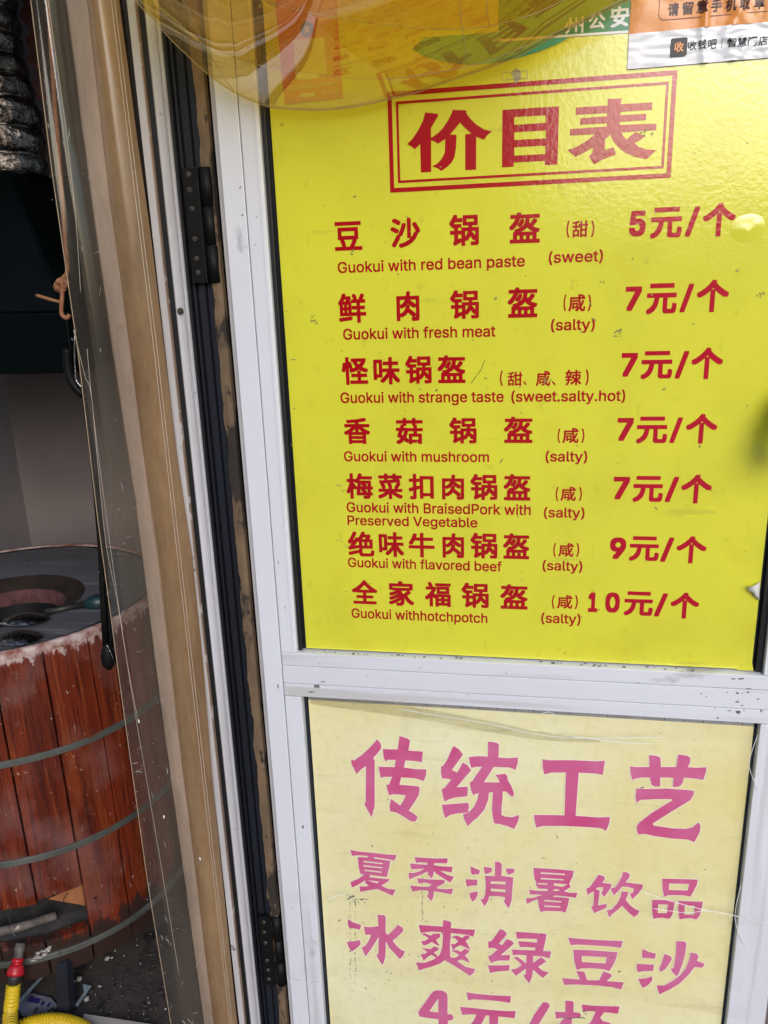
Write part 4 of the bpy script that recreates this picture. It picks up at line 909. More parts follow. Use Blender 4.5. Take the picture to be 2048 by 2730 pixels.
# ================================================================== plastic strip curtain on the left
al = [(82, 0), (139, 460), (207, 930), (262, 1394), (325, 1860), (395, 2361), (456, 2730)]
bl = [(181, 0), (245, 506), (304, 930), (367, 1352), (430, 1860), (485, 2264), (548, 2730)]
cl = [(240, 0), (295, 527), (350, 930), (422, 1500), (464, 1860), (506, 2180), (574, 2730)]
dl = [(295, 0), (409, 930), (515, 1860), (612, 2730)]
el = [(331, 0), (359, 211), (380, 380), (401, 527), (422, 690), (450, 930), (485, 1225), (523, 1478), (553, 1774), (578, 2095), (633, 2644)]
ya, yb, yc, yd, ye = -.060, -.030, -.040, -.045, -.012
def edge_x(pl, Y):
    q = sorted([(W(x, y, Y).z, W(x, y, Y).x) for x, y in pl])
    def f(z):
        if z <= q[0][0]: return q[0][1]
        if z >= q[-1][0]: return q[-1][1]
        for (z0, x0), (z1, x1) in zip(q, q[1:]):
            if z0 <= z <= z1: return x0+(x1-x0)*(z-z0)/(z1-z0)
    return f
fa, fb, fc, fe = edge_x(al, ya), edge_x(bl, yb), edge_x(cl, yc), edge_x(el, ye)
cur = thing('plastic_curtain_strip', (fc(1), -.03, .03), 'rolled tan and clear plastic door curtain hanging beside the jamb', 'curtain')
ZZ = [.03+(ZT-.05)*i/70 for i in range(71)]
bm = bmesh.new(); rows = []
for z in ZZ:
    a, b = Vector((fa(z), ya, z)), Vector((fb(z)+.006, yb+.002, z)); r = []
    for k in range(17):
        t = k/16; p = a.lerp(b, t); p.y += -.010*math.sin(math.pi*t)+.006*noise.noise(Vector((t*2.2, z*2.0, 9)))*math.sin(math.pi*t)
        r.append(p)
    rows.append(r)
grid_surf(bm, rows); obj('clear_sheet', bm, M['clear'], cur, True)
bm = bmesh.new(); rows = []
for z in ZZ:                         # second clear fold hanging a little behind
    a, b = Vector((fa(z)+.014, ya+.012, z)), Vector((fb(z)+.004, yb+.012, z)); r = []
    for k in range(9):
        t = k/8; p = a.lerp(b, t); p.y += .012*math.sin(math.pi*t)+.008*noise.noise(Vector((t*3, z*1.3, 29)))*math.sin(math.pi*t); r.append(p)
    rows.append(r)
grid_surf(bm, rows); obj('inner_clear_fold', bm, M['clear'], cur, True)
bm = bmesh.new(); rows = []
for z in ZZ:
    a, b = Vector((fb(z)+.0015*noise.noise(Vector((0, z*30, 0))), yb-.004, z)), Vector((fc(z)+.002, yc+.003, z))
    rows.append([a.lerp(b, k/6)+Vector((0, -.002*math.sin(math.pi*k/6), 0)) for k in range(7)])
grid_surf(bm, rows); obj('tan_flap', bm, M['tan'], cur, True)
bm = bmesh.new(); rows = []
for z in ZZ:
    xa, xb = fc(z)-.012, fe(z)-.002; r = []
    for k in range(21):
        t = k/20; th = math.pi*.93*t
        x = xa+(xb-xa)*(.5-.5*math.cos(th))/(.5-.5*math.cos(math.pi*.93))
        r.append(Vector((x, -.014-.030*math.sin(th)**.8*(1-.12*t)+.0010*noise.noise(Vector((t*3, z*4, 5))), z)))
    rows.append(r)
grid_surf(bm, rows); obj('rolled_strip', bm, M['tanroll'], cur, True)
bm = bmesh.new(); rows = []
for z in ZZ:
    xa, xb = fc(z)-.006, fe(z)-.006; r = []
    for k in range(15):
        t = k/14; th = math.pi*t
        r.append(Vector((xa+(xb-xa)*(.5-.5*math.cos(th)), -.012-.020*math.sin(th), z)))
    rows.append(r)
grid_surf(bm, rows); obj('inner_roll', bm, M['tanroll'], cur, True)
fd = edge_x(dl, -.046)
for dx in (0, .0035):
    obj('moulding_line', tube([Vector((fd(z)+dx, -.0445+.0012*(dx > 0), z)) for z in ZZ], .00035, 5), M['edge_pale'], cur)
obj('film_edge', tube([Vector((fa(z), ya, z)) for z in ZZ], .0006, 5), M['edge'], cur)
obj('film_edge', tube([Vector((fc(z)-.0004, yc+.0015, z)) for z in ZZ], .0006, 5), M['edge'], cur)
bm = bmesh.new()
for i in range(120):
    z = random.uniform(.1, 1.75) if i % 3 else random.uniform(.3, .9); t = random.random()
    a, b = Vector((fa(z), ya, z)), Vector((fb(z)+.006, yb+.002, z)); p = a.lerp(b, t)+Vector((0, -.017, 0))
    l = random.choice([.001, .0015, .003, .006, .012]); an = random.choice([1.3, .4, .5, 1.5, -1.2, 1.45])+random.uniform(-.3, .3)
    d = Vector((math.cos(an), .0, math.sin(an)))*l
    add_tube(bm, [p, p+d*.5+Vector((l*.1, 0, 0)), p+d], [.00006, random.uniform(.0001, .00028), .00005], 4)
obj('scratch_marks', bm, M['glint'], cur, kind='stuff')
for ln in ([(196, 880), (226, 1000), (243, 1052), (262, 1250), (283, 1450), (312, 1600), (338, 1760), (368, 1920)], [(232, 930), (252, 1130), (300, 1500), (352, 1850), (420, 2250), (478, 2600)], [(128, 0), (170, 300), (200, 560), (215, 780)]):
    obj('fold_or_glint_line', tube(smooth_path([W(x, y, ya-.012) for x, y in ln], 8), .00026, 5), M['edge_pale'], cur, True)  # highlights on the curtain folds, put in as pale tubes
bm = bmesh.new()
for px, py in ((370, 1923), (437, 2178), (533, 2290)):
    bmesh.ops.create_icosphere(bm, subdivisions=2, radius=.0017, matrix=Matrix.Translation(W(px, py, ya-.013)) @ Matrix.Diagonal((.7, .6, 1.8, 1)))
obj('glint_beads', bm, M['glint'], cur, True, 'stuff')  # bright glints on the film, shaped as small white beads
# faint moulded stamp on the roll
for (cx, cy, s) in ((337, 868, 1.0), (497, 2076, 1.1)):
    bm = bmesh.new(); q = W(cx, cy, -.050)
    put = []
    v, p = glyphs('PVC'); sc_ = .007*s
    stamp(bm, (v, p), lambda a, b: (q.x-.012+a*sc_, q.z+.002+b*sc_), -.0505)
    k_ = [(q.x-.004, q.z+.011), (q.x+.004, q.z+.011), (q.x, q.z+.003)]
    obj('moulded_stamp', bm, M['edge'], cur)

# ================================================================== the barrel oven
BH = .668; BC = Vector((-1.7347*BH, EYE.y+2.2767*BH, 0)); BR = .514*BH; BTZ = 1.5-BH; BBZ = .072
oven = thing('barrel_oven', (BC.x, BC.y, 0), 'red wooden barrel oven with metal hoops behind the plastic curtain', 'oven')
def cyl_hit(px, py, r=BR):
    d = ray(px, py); ex, ey = EYE.x-BC.x, EYE.y-BC.y
    a = d.x*d.x+d.y*d.y; b = 2*(d.x*ex+d.y*ey); c = ex*ex+ey*ey-r*r; D = max(b*b-4*a*c, 0)
    t = (-b-math.sqrt(D))/(2*a); p = EYE+d*t; return p, math.atan2(p.y-BC.y, p.x-BC.x)
ph0 = cyl_hit(122, 1790)[1]; NS = 24; st_a = 2*math.pi/NS
z_open_top = cyl_hit(60, 2415)[0].z; z_open_bot = cyl_hit(150, 2500)[0].z
a_open_r = cyl_hit(244, 2400)[1]
def bulge(z):
    t = (z-BBZ)/(BTZ-BBZ); return 1+.02*math.sin(math.pi*t)
def stave(a0, a1, z0, z1, seed):
    bm = bmesh.new(); rows = []; rnd = random.Random(seed); pr = rnd.uniform(-.0012, .0016)
    for j in range(9):
        z = z0+(z1-z0)*j/8; r = BR*bulge(z)+pr
        g = .0028/BR if a1-a0 > .1 else .001
        row = [Vector((BC.x+math.cos(a)*rr, BC.y+math.sin(a)*rr, z)) for a, rr in
               [(a0+g*.5, r-.022), (a0+g*.5, r-.0022), (a0+g, r-.0004)]+[(a0+g+(a1-a0-2*g)*k/4, r) for k in (1, 2, 3)]+[(a1-g, r-.0004), (a1-g*.5, r-.0022), (a1-g*.5, r-.022)]]
        rows.append(row)
    vs = [[bm.verts.new(p) for p in r] for r in rows]
    for j in range(8):
        for i in range(8): bm.faces.new((vs[j][i], vs[j][i+1], vs[j+1][i+1], vs[j+1][i]))
        bm.faces.new((vs[j][8], vs[j][0], vs[j+1][0], vs[j+1][8]))
    bm.faces.new(vs[0][::-1]); bm.faces.new(vs[-1])
    bmesh.ops.recalc_face_normals(bm, faces=bm.faces)
    return bm
for i in range(NS):
    a0 = ph0+i*st_a-6*st_a; a1 = a0+st_a
    an = (a0+a1)/2
    if a_open_r-4.2*st_a < an-0 < a_open_r and not (an > a_open_r):
        obj('stave', stave(a0, min(a1, a_open_r), z_open_top+(.010 if i % 2 else 0), BTZ, i), M['wood'], oven)
        if a1 > a_open_r: obj('stave', stave(a_open_r, a1, BBZ, z_open_top-.001, i+70), M['wood'], oven)
        obj('stave', stave(a0, a1, BBZ, z_open_bot, i+40), M['wood'], oven)
    else:
        obj('stave', stave(a0, a1, BBZ, BTZ, i), M['wood'], oven)
def hoop(z, h, name='hoop'):
    bm = bmesh.new(); n = 96; rows = []
    for k in range(n+1):
        a = 2*math.pi*k/n; r = BR*bulge(z)+.0042+.0008*noise.noise(Vector((math.cos(a)*3, math.sin(a)*3, z*9))); dz = .0008*noise.noise(Vector((math.cos(a)*2, math.sin(a)*2, z*5)))
        rows.append([Vector((BC.x+math.cos(a)*rr, BC.y+math.sin(a)*rr, zz+dz)) for rr, zz in ((r-.006, z+h/2), (r-.0006, z+h/2), (r, z+h/2-.0006), (r, z-h/2+.0006), (r-.0006, z-h/2), (r-.006, z-h/2))])
    grid_surf(bm, rows); bmesh.ops.recalc_face_normals(bm, faces=bm.faces); obj(name, bm, M['hoop'], oven, False)
for px, py in ((200, 1982), (200, 2248), (300, 2478)): hoop(cyl_hit(px, py)[0].z, .0140)
# worn flour-white upper rim
def ringsurf(pairs, m, name, n=96, smooth=True, c=None, parent=None):
    cc = c or BC; bm = bmesh.new(); rows = []
    for k in range(n+1):
        a = 2*math.pi*k/n
        rows.append([Vector((cc.x+math.cos(a)*r, cc.y+math.sin(a)*r, z+(.0009*noise.noise(Vector((math.cos(a)*9, math.sin(a)*9, r*60)))))) for r, z in pairs])
    grid_surf(bm, rows); bmesh.ops.recalc_face_normals(bm, faces=bm.faces); return obj(name, bm, m, parent or oven, smooth)
ringsurf([(BR+.0015, BTZ-.012), (BR+.0022, BTZ-.002), (BR, BTZ+.003), (BR-.010, BTZ+.004), (BR-.016, BTZ+.001)], M['wood_top'], 'rim')
# hole in the steel top
hp = [WZ(225, 1568, BTZ+.002), WZ(96, 1532, BTZ+.002), WZ(188, 1612, BTZ+.002)]
def circ(a, b, c):
    ax, ay, bx, by, cx, cy = a.x, a.y, b.x, b.y, c.x, c.y
    d = 2*(ax*(by-cy)+bx*(cy-ay)+cx*(ay-by))
    ux = ((ax*ax+ay*ay)*(by-cy)+(bx*bx+by*by)*(cy-ay)+(cx*cx+cy*cy)*(ay-by))/d
    uy = ((ax*ax+ay*ay)*(cx-bx)+(bx*bx+by*by)*(ax-cx)+(cx*cx+cy*cy)*(bx-ax))/d
    return Vector((ux, uy, 0)), math.hypot(ax-ux, ay-uy)
HC, HR = circ(*hp)
HR = min(HR, .2); 
bm = bmesh.new(); n = 96; rows = []
for k in range(n+1):
    a = 2*math.pi*k/n; o_ = Vector((BC.x+math.cos(a)*(BR-.014), BC.y+math.sin(a)*(BR-.014), 0)); i_ = Vector((HC.x+math.cos(a)*HR, HC.y+math.sin(a)*HR, 0))
    rows.append([Vector((o_.x+(i_.x-o_.x)*t, o_.y+(i_.y-o_.y)*t, BTZ)) for t in (0, .25, .5, .75, 1)])
grid_surf(bm, rows); bmesh.ops.recalc_face_normals(bm, faces=bm.faces); obj('steel_top', bm, M['steel'], oven)
ringsurf([(HR+.001, BTZ+.001), (HR-.004, BTZ), (HR*.72, BTZ-.018)], M['soot'], 'funnel', c=HC)
ringsurf([(HR*.72, BTZ-.018), (HR*.68, BTZ-.022), (HR*.67, BTZ-.05)], M['clay'], 'clay_lip', c=HC)
ringsurf([(HR*.67, BTZ-.05), (HR*.66, BTZ-.25), (.01, BTZ-.26)], M['black'], 'oven_throat', c=HC)
# burner bay: dark lining, ash shelf, pipe, loose plank
obj('bay_lining', box((BC.x-.22, BC.y-.05, BBZ), (BC.x+.27, BC.y+.05, z_open_top+.06)), M['soot'], oven)
bm = bmesh.new(); rows = []
for k in range(25):
    a = a_open_r-1.3+k*1.35/24
    rows.append([Vector((BC.x+math.cos(a)*r, BC.y+math.sin(a)*r, z_open_bot-.004+.006*noise.noise(Vector((r*30, a*7, 0))))) for r in [BR*.985-j*.02 for j in range(12)]])
grid_surf(bm, rows); bmesh.ops.recalc_face_normals(bm, faces=bm.faces); obj('ash_shelf', bm, M['ash'], oven, True)
zs = z_open_bot+.012
p0 = WZ(-60, 2500, zs); p1 = WZ(70, 2466, zs); p2 = WZ(150, 2440, zs)
obj('burner_pipe', tube([p0, p1, p2], .0095, 12), M['pipe'], oven, True)
obj('brace_bar', tube([W(-60, 2460, BC.y-.13), W(60, 2430, BC.y-.14), W(160, 2405, BC.y-.15)], .010, 6), M['soot'], oven)
bm = bmesh.new()
pl = [cyl_hit(x, y, BR-.03)[0] for x, y in ((128, 2397), (231, 2352), (240, 2417))]
v0 = [bm.verts.new(p) for p in pl]; v1 = [bm.verts.new(p+Vector((.02, .018, 0))) for p in pl]
bm.faces.new(v0); bm.faces.new(v1[::-1])
for i in range(3): bm.faces.new((v0[i], v0[(i+1) % 3], v1[(i+1) % 3], v1[i]))
bmesh.ops.recalc_face_normals(bm, faces=bm.faces); obj('loose_plank', bm, M['plank'], oven)
for px, py in ((142, 2384), (254, 2392), (140, 2308)):
    q, a = cyl_hit(px, py, BR+.002); bm = bmesh.new(); bmesh.ops.create_uvsphere(bm, u_segments=10, v_segments=6, radius=.0045, matrix=Matrix.Translation(q)); obj('nail_head', bm, M['hinge'], oven, True)
# feet
def leg_at(px, py, px2, py2, wd):
    a = W(px, py, BC.y-.18); b = WZ(px2, py2, .004); b = Vector((b.x, b.y, .004))
    a = Vector((b.x-.004, b.y+.004, BBZ+.02))
    bm = box((b.x-wd, b.y-wd, .0), (b.x+wd, b.y+wd, BBZ+.02), .002); obj('foot', bm, M['hinge'], oven)
for ang in (20, 110, 200): 
    a = R_(ang); bx, by = BC.x+math.cos(a)*BR*.8, BC.y+math.sin(a)*BR*.8
    obj('foot', box((bx-.014, by-.014, 0), (bx+.014, by+.014, BBZ+.02), .002), M['hinge'], oven)
lt = cyl_hit(172, 2560, BR-.01)[0]; lb = WZ(178, 2700, .005)
bm = bmesh.new(); 
ww = .014
top = [Vector((lt.x+sx*ww, lt.y+sy*ww, BBZ+.03)) for sx, sy in ((-1, -1), (1, -1), (1, 1), (-1, 1))]; bot = [Vector((lb.x+sx*ww, lb.y+sy*ww, .006)) for sx, sy in ((-1, -1), (1, -1), (1, 1), (-1, 1))]
vt = [bm.verts.new(p) for p in top]; vb = [bm.verts.new(p) for p in bot]; bm.faces.new(vt); bm.faces.new(vb[::-1])
for i in range(4): bm.faces.new((vb[i], vb[(i+1) % 4], vt[(i+1) % 4], vt[i]))
bmesh.ops.recalc_face_normals(bm, faces=bm.faces); bmesh.ops.bevel(bm, geom=list(bm.edges), offset=.002, segments=2, affect='EDGES')
obj('foot', bm, M['track'], oven)

# gas connector and hose
gas = thing('gas_hose', WZ(40, 2690, 0), 'yellow corrugated gas hose with red collar rising to the oven burner', 'hose')
tip = cyl_hit(48, 2556, BR+.02)[0]; dn = cyl_hit(36, 2625, BR+.045)[0]
v = (dn-tip)
pa = [tip+v*t for t in (-.62, -.4, -.2, -.05)]
obj('valve', tube(pa, [.009, .011, .009, .010], 12), M['pipe'], gas, True)
obj('red_collar', tube([tip+v*t for t in (-.05, .02, .10, .12, .2, .22, .30, .38, .52, .62)], [.0100, .0125, .0125, .010, .0095, .0125, .0150, .0155, .0178, .0175], 18), M['redplastic'], gas, True)
obj('black_sleeve', tube([tip+v*t for t in (.60, .75, .95, 1.0)], [.0165, .0150, .0128, .011], 18), M['blackrubber'], gas, True)
def corr(pts, r, pitch, name, parent, m=None):
    P = smooth_path(pts, 40); L = [0]
    for a, b in zip(P, P[1:]): L.append(L[-1]+(b-a).length)
    out = []; rad = []; n = int(L[-1]/pitch*6); j = 0
    for i in range(n+1):
        s = L[-1]*i/n
        while j < len(L)-2 and L[j+1] < s: j += 1
        t = (s-L[j])/max(L[j+1]-L[j], 1e-9); out.append(P[j].lerp(P[j+1], t))
        rad.append(r*(1+.10*[-.9, .3, 1, 1, .3, -.9][i % 6]))
    bm = bmesh.new(); add_tube(bm, out, rad, 18); return obj(name, bm, m or M['hose'], parent, True)
e = tip+v*.97
corr([e, cyl_hit(32, 2665, BR+.055)[0], cyl_hit(28, 2700, BR+.058)[0], WZ(24, 2760, .05), WZ(10, 2860, .03)], .0135, .0066, 'corrugated_hose', gas)
g2 = thing('gas_hose', WZ(135, 2720, 0), 'yellow corrugated gas hose curving flat across the floor', 'hose')
corr([WZ(20, 2775, .016), WZ(60, 2738, .016), WZ(100, 2726, .017), WZ(135, 2722, .017), WZ(180, 2727, .017), WZ(225, 2745, .016), WZ(270, 2790, .016)], .0145, .0066, 'corrugated_hose', g2)
# thin wires round the burner
wr = thing('steel_wire', cyl_hit(35, 2490, BR+.004)[0], 'thin bright wire twisted between barrel edge and gas valve', 'wire')
obj('strand', tube(smooth_path([cyl_hit(x, y, BR+.006)[0] for x, y in ((22, 2415), (21, 2440), (28, 2460), (26, 2475), (33, 2488), (42, 2494))], 5), .0007, 6), M['shiny'], wr, True)
wr2 = thing('black_wire', cyl_hit(165, 2440, BR-.02)[0], 'tangled black wire hanging in the oven burner opening', 'wire')
obj('strand', tube(smooth_path([cyl_hit(x, y, BR-.012)[0] for x, y in ((182, 2380), (172, 2393), (166, 2410), (158, 2432), (155, 2445), (162, 2452), (172, 2462), (176, 2475), (188, 2470), (184, 2476))], 5), .0009, 6), M['blackrubber'], wr2, True)
# paste spill on the shelf edge
sp = bmesh.new()
for i in range(26):
    px, py = random.uniform(80, 135), 0; py = 2560-(px-80)*.55+random.uniform(-9, 9)
    q = cyl_hit(px, py, BR+.004)[0]
    bmesh.ops.create_icosphere(sp, subdivisions=1, radius=random.uniform(.0015, .0042), matrix=Matrix.Translation(q) @ Matrix.Diagonal((1.6, 1.2, .5, 1)))
o = obj('paste_crumbs', sp, M['wax'], None, True, 'stuff'); tag(o, 'white paste spilled on the lower barrel edge beside the gas valve', 'spill')

# ------------------------------------------------------------------ utensils lying on the oven top
def scoop(cpx, cpy, hx, hy, label, seed, rx, ry, rot):
    c = WZ(cpx, cpy, BTZ+.014); t = thing('serving_tongs', (c.x, c.y, BTZ+.002), label, 'tongs', 'steel tongs lying on the oven top')
    bm = bmesh.new(); rows = []; n = 44
    for k in range(n+1):
        a = 2*math.pi*k/n; sc_ = 1+.06*abs(math.sin(a*6))
        rows.append([Vector((c.x+(math.cos(a)*rx*math.cos(rot)-math.sin(a)*ry*math.sin(rot))*s*(sc_ if s > .8 else 1), c.y+(math.cos(a)*rx*math.sin(rot)+math.sin(a)*ry*math.cos(rot))*s*(sc_ if s > .8 else 1), BTZ+.020-.013*s*s)) for s in (.001, .25, .5, .75, .9, 1)])
    grid_surf(bm, rows); bmesh.ops.recalc_face_normals(bm, faces=bm.faces); obj('scalloped_head', bm, M['shiny'], t, True)
    e_ = WZ(hx, hy, BTZ+.014); a_ = c+(e_-c).normalized()*rx*.8
    obj('arm', tube([Vector((a_.x, a_.y, BTZ+.012)), Vector((e_.x, e_.y, BTZ+.014))], .0042, 8), M['shiny'], t, True)
scoop(66, 1644, -80, 1680, 'steel tong head with scalloped rim nearer the oven hole', 1, .047, .030, .25)
scoop(46, 1692, -90, 1712, 'brightest scalloped steel tong head at the front edge of the oven top', 2, .047, .032, .1)
br = thing('basting_brush', WZ(240, 1612, BTZ), 'dark handled utensil with teal rounded end lying on the oven top', 'utensil')
a_, b_, c_ = WZ(120, 1632, BTZ+.008), WZ(222, 1612, BTZ+.008), WZ(290, 1602, BTZ+.010)
obj('handle', tube([a_, b_], .0065, 10), M['blackrubber'], br, True)
obj('grip', tube([b_, b_.lerp(c_, .25), b_.lerp(c_, .5), b_.lerp(c_, .8), c_], [.007, .014, .0185, .017, .010], 14), M['teal'], br, True)
# black tongs hanging in front of the barrel
yt = .10
tg = thing('hanging_tongs', W(288, 1770, yt), 'long black fire tongs hanging in front of the barrel beside the curtain', 'tongs')
obj('arm', tube([W(222, 1060, yt), W(246, 1230, yt), W(268, 1450, yt), W(277, 1640, yt), W(283, 1740, yt)], [.0025, .0030, .0048, .0055, .0050], 8), M['hinge'], tg, True)
obj('arm', tube([W(228, 1060, yt+.012), W(258, 1240, yt+.012), W(280, 1500, yt+.012), W(294, 1690, yt+.010), W(297, 1730, yt+.006)], [.002, .0025, .0035, .0045, .0040], 8), M['hinge'], tg, True)
obj('bowl', tube([W(286, 1715, yt), W(287, 1733, yt), W(289, 1750, yt), W(290, 1768, yt), W(291, 1784, yt)], [.0050, .0100, .0125, .0115, .004], 16), M['hinge'], tg, True)
obj('wire_loop', tube(smooth_path([W(284, 1718, yt-.012), W(294, 1738, yt-.013), W(303, 1760, yt-.013), W(305, 1780, yt-.010)], 4), .0006, 5), M['shiny'], tg, True)

# ================================================================== extraction hood, duct
yh = .30
hood = thing('extraction_hood', W(60, 997, yh), 'dark green metal extraction hood above the barrel oven', 'hood')
zb_, zm_ = W(60, 997, yh).z, W(60, 833, yh).z; zt_ = W(25, 460, yh+.12).z
xr_ = W(330, 997, yh).x; xl_ = xr_-.95
cr = W(127, 790, yh)
obj('skirt', box((xl_, yh, zb_), (cr.x+.03, yh+.52, zm_-.0015), .003), M['hood'], hood)
tl = W(22, 452, yh+.16)
bm = bmesh.new()
B_ = [Vector((xl_, yh, zm_)), Vector((cr.x+.028, yh, zm_)), Vector((cr.x+.028, yh+.52, zm_)), Vector((xl_, yh+.52, zm_))]
Tp = [Vector((xl_+.25, tl.y, tl.z)), Vector((tl.x, tl.y, tl.z)), Vector((tl.x, tl.y+.2, tl.z)), Vector((xl_+.25, tl.y+.2, tl.z))]
vb = [bm.verts.new(p) for p in B_]; vt = [bm.verts.new(p) for p in Tp]; bm.faces.new(vb[::-1]); bm.faces.new(vt)
for i in range(4): bm.faces.new((vb[i], vb[(i+1) % 4], vt[(i+1) % 4], vt[i]))
bmesh.ops.recalc_face_normals(bm, faces=bm.faces); bmesh.ops.bevel(bm, geom=list(bm.edges), offset=.003, segments=2, affect='EDGES')
obj('canopy', bm, M['hood'], hood)
# rear box of the hood that shows dark through the clear film
obj('side_box', box((cr.x-.02, yh+.10, zb_+.02), (xr_+.02, yh+.50, W(140, 470, yh+.1).z)), M['hood'], hood)
obj('bracket', tube(smooth_path([W(178, 930, yh-.02), W(182, 985, yh-.02), W(196, 1025, yh-.02), W(222, 1052, yh-.02)], 5), .008, 10), M['hinge'], hood, True)
wh = thing('wire_hook', W(205, 1010, yh-.05), 'bent bright wire hook at the lower corner of the hood', 'hook')
obj('strand', tube(smooth_path([W(200, 880, yh-.04), W(199, 940, yh-.04), W(202, 1005, yh-.04), W(206, 1018, yh-.04), W(219, 1034, yh-.04)], 4), .0016, 8), M['shiny'], wh, True)
# flexible foil duct
yd_ = yh+.24
def dpt(xr, y): return W(xr, y, yd_)
pr = [dpt(108, 452), dpt(104, 400), dpt(97, 350), dpt(84, 285), dpt(60, 212), dpt(38, 110), dpt(24, 0), dpt(10, -150), dpt(0, -300)]
RD = .082
cen = [p+Vector((-RD, 0, 0)) for p in pr]; cen[0].z = tl.z-.004
P = smooth_path(cen, 26); bm = bmesh.new(); rad = []
sacc = 0
for i, p in enumerate(P):
    if i: sacc += (p-P[i-1]).length
    rad.append(RD*(1+.09*abs(math.sin(sacc*math.pi/.042))**.6-.06))
add_tube(bm, P, rad, 90)
for v in bm.verts:
    v.co += Vector((noise.noise(v.co*60), noise.noise(v.co*60+Vector((9, 0, 0))), noise.noise(v.co*60+Vector((0, 7, 0)))))*.0024
duct = obj('flexible_duct', bm, M['foil'], None, True); own_origin(duct); tag(duct, 'crumpled silver foil duct rising from the hood', 'duct')

# twine tied at the hood corner, running up behind the film
tw = thing('twine', W(160, 770, -.0), 'brown twine knotted beside the hood and running up behind the curtain', 'rope')
yw = .01
obj('strand', tube(smooth_path([W(x, y, yw) for x, y in ((128, -60), (132, 60), (140, 180), (147, 290), (152, 340), (158, 420), (166, 520), (174, 640), (180, 720), (168, 740))], 5), .0028, 8), M['rope'], tw, True)
kn = []
for k in range(40):
    a = k*.55; q = W(160+13*math.cos(a)+k*.2, 765+14*math.sin(a)*.8-k*.3, yw-.01-.004*math.sin(k*.9)); kn.append(q)
obj('knot', tube(smooth_path(kn, 3), .0030, 8), M['rope'], tw, True)
obj('strand', tube(smooth_path([W(165, 745, yw-.014), W(166, 790, yw-.014), W(164, 835, yw-.014), W(178, 848, yw-.014), W(186, 838, yw-.012)], 4), .0028, 8), M['rope'], tw, True)
obj('strand', tube(smooth_path([W(160, 805, yw-.012), W(140, 800, yw-.012), W(97, 787, yw-.012)], 4), .0022, 8), M['rope'], tw, True)

# steel panel on the back wall and the scalloped cloth beside the curtain
pn = obj('steel_wall_panel', box((W(-200, 200, 1.38).x, 1.370, W(60, 300, 1.38).z), (W(140, 100, 1.38).x, 1.386, 2.4), .002), M['brushed']); own_origin(pn)
tag(pn, 'brushed steel sheet high on the back wall behind the duct', 'wall panel')
bm = bmesh.new(); rows = []; yq = .55
for i in range(60):
    t = i/59; py = -60+t*330; xe = 55+py*.16+9*math.sin(py*.105)
    a, b = W(xe, py, yq), W(xe+60, py, yq)
    rows.append([a.lerp(b, k/5)+Vector((0, .006*math.sin(k+i*.3), 0)) for k in range(6)])
grid_surf(bm, rows); cl_ = obj('scalloped_cloth', bm, M['cloth'], None, True); own_origin(cl_); tag(cl_, 'dark maroon cloth with wavy edge hanging behind the curtain top', 'cloth')

# ================================================================== floor litter
sl_ = [WZ(224, 2703, .012), WZ(420, 2733, .012), WZ(420, 2900, .012), WZ(200, 2900, .012)]
bm = bmesh.new(); vt = [bm.verts.new(p) for p in sl_]; vb = [bm.verts.new(p-Vector((0, 0, .02))) for p in sl_]; bm.faces.new(vt)
for i in range(4): bm.faces.new((vt[i], vt[(i+1) % 4], vb[(i+1) % 4], vb[i]))
bmesh.ops.recalc_face_normals(bm, faces=bm.faces); o = obj('door_sill', bm, M['slab']); own_origin(o); tag(o, 'pale stone slab at the threshold below the curtain', 'slab')
def flat(name, pts, z, m, label, cat, th=.002):
    P = [WZ(x, y, z) for x, y in pts]; bm = bmesh.new(); vt = [bm.verts.new(p) for p in P]; vb = [bm.verts.new(p-Vector((0, 0, th))) for p in P]; bm.faces.new(vt)
    n = len(P)
    for i in range(n): bm.faces.new((vt[i], vt[(i+1) % n], vb[(i+1) % n], vb[i]))
    bm.faces.new(vb[::-1])
    bmesh.ops.recalc_face_normals(bm, faces=bm.faces); o = obj(name, bm, m); own_origin(o); return tag(o, label, cat) if label else o
Z3 = 4.1475
z3 = lambda *p: [(x/Z3, 2250+y/Z3) for x, y in p]
pp = flat('paper_scrap', z3((300, 1640), (560, 1700), (640, 1790), (560, 1900), (250, 1900), (190, 1800)), .010, M['paper_dirty'], 'dirty pale paper scrap with navy bars on the floor between the hoses', 'paper')
for pl_ in (z3((330, 1690), (455, 1715), (425, 1770), (290, 1735)), z3((470, 1735), (500, 1742), (470, 1790), (445, 1780)), z3((540, 1755), (565, 1760), (535, 1805), (515, 1798))):
    o = flat('printed_bar', pl_, .0115, M['navy'], None, None, .0005)
    c = o.location - pp.location; o.parent = pp; o.location = c
flat('metal_blade', z3((470, 1440), (490, 1455), (230, 1740), (200, 1760), (205, 1725)), .03, M['shard'], 'thin pale metal strip leaning under the barrel by the yellow hose', 'scrap')
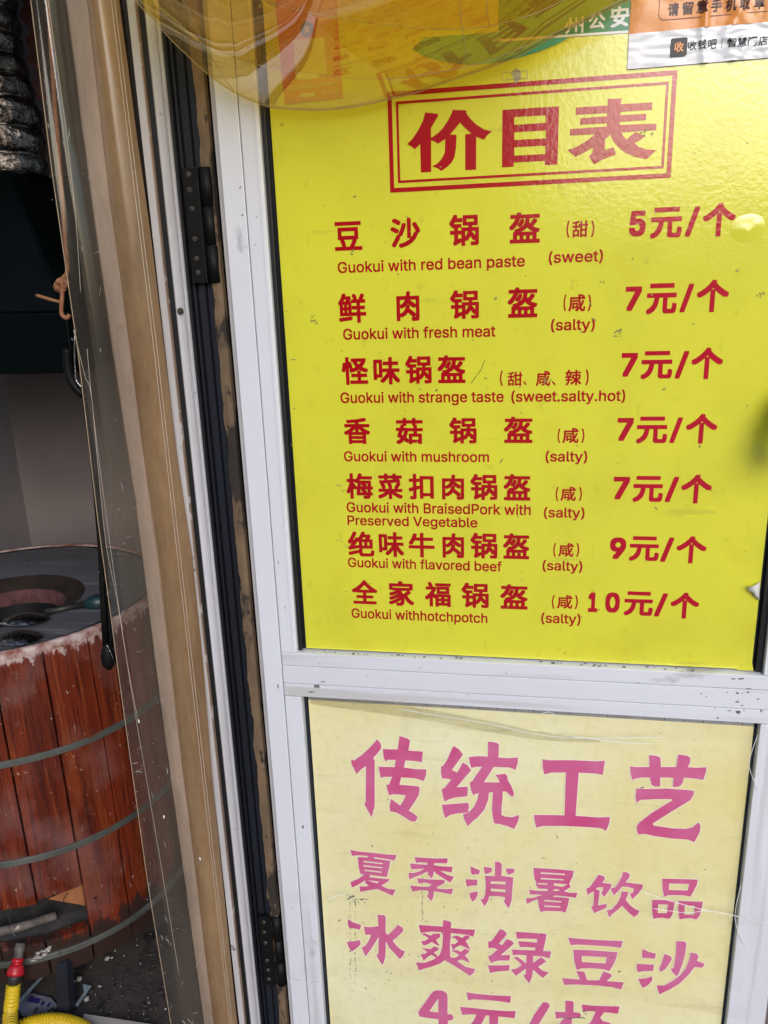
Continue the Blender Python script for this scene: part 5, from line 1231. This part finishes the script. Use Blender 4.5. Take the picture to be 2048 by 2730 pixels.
flat('broken_tile_scrap', z3((915, 1550), (1010, 1570), (945, 1660), (860, 1795), (830, 1780), (930, 1640)), .012, M['shard'], 'pale blue broken scrap on the floor right of the black oven foot', 'scrap')
bm = bmesh.new()
for i in range(700):
    px, py = random.uniform(0, 460), random.uniform(2430, 2760); q = WZ(px, py, .004)
    if (q-BC).xy.length < BR: continue
    s = random.choice([.0010, .0014, .002, .003, .0045])
    bmesh.ops.create_icosphere(bm, subdivisions=1, radius=s, matrix=Matrix.Translation(q+Vector((0, 0, s*.4))) @ Matrix.Rotation(random.random()*6, 4, 'Z') @ Matrix.Diagonal((random.uniform(.7, 1.8), 1, .6, 1)))
o = obj('floor_grit', bm, [M['floor']], None, False, 'stuff'); tag(o, 'dark grit and crumbs scattered on the filthy floor by the barrel', 'debris')
bm = bmesh.new()
for i in range(34):
    px, py = random.uniform(180, 460), random.uniform(2470, 2740); q = WZ(px, py, .006); s = random.choice([.0012, .0015, .002, .003])
    bmesh.ops.create_icosphere(bm, subdivisions=1, radius=s, matrix=Matrix.Translation(q) @ Matrix.Diagonal((random.uniform(.7, 1.8), 1, .6, 1)))
for px, py, s in ((212, 2610, .006), (188, 2608, .003), (286, 2555, .006), (320, 2510, .005), (231, 2663, .006)):
    bmesh.ops.create_icosphere(bm, subdivisions=1, radius=s, matrix=Matrix.Translation(WZ(px, py, .008)) @ Matrix.Diagonal((1, 1.3, .6, 1)))
o = obj('pale_crumbs', bm, M['wax'], None, False, 'stuff'); tag(o, 'pale crumbs and chips scattered over the dark floor', 'debris')

# ================================================================== what the glossy poster mirrors: houses across the street
def house(x0, x1, y, h, label):
    t = thing('house', ((x0+x1)/2, y, 0), label, 'house'); obj('wall', box((x0, y-6, 0), (x1, y, h)), M['facade'], t)
    z = 1.2
    while z < h-1:
        x = x0+.6
        while x < x1-1.2:
            obj('window', box((x, y, z), (x+.9, y+.03, z+1.2)), M['glass'], t); x += 2.2
        z += 3
house(-14, .32, -9, 9, 'grey house across the street on the left side')
house(.5, 14, -14, 2.7, 'low grey house across the street on the right side')
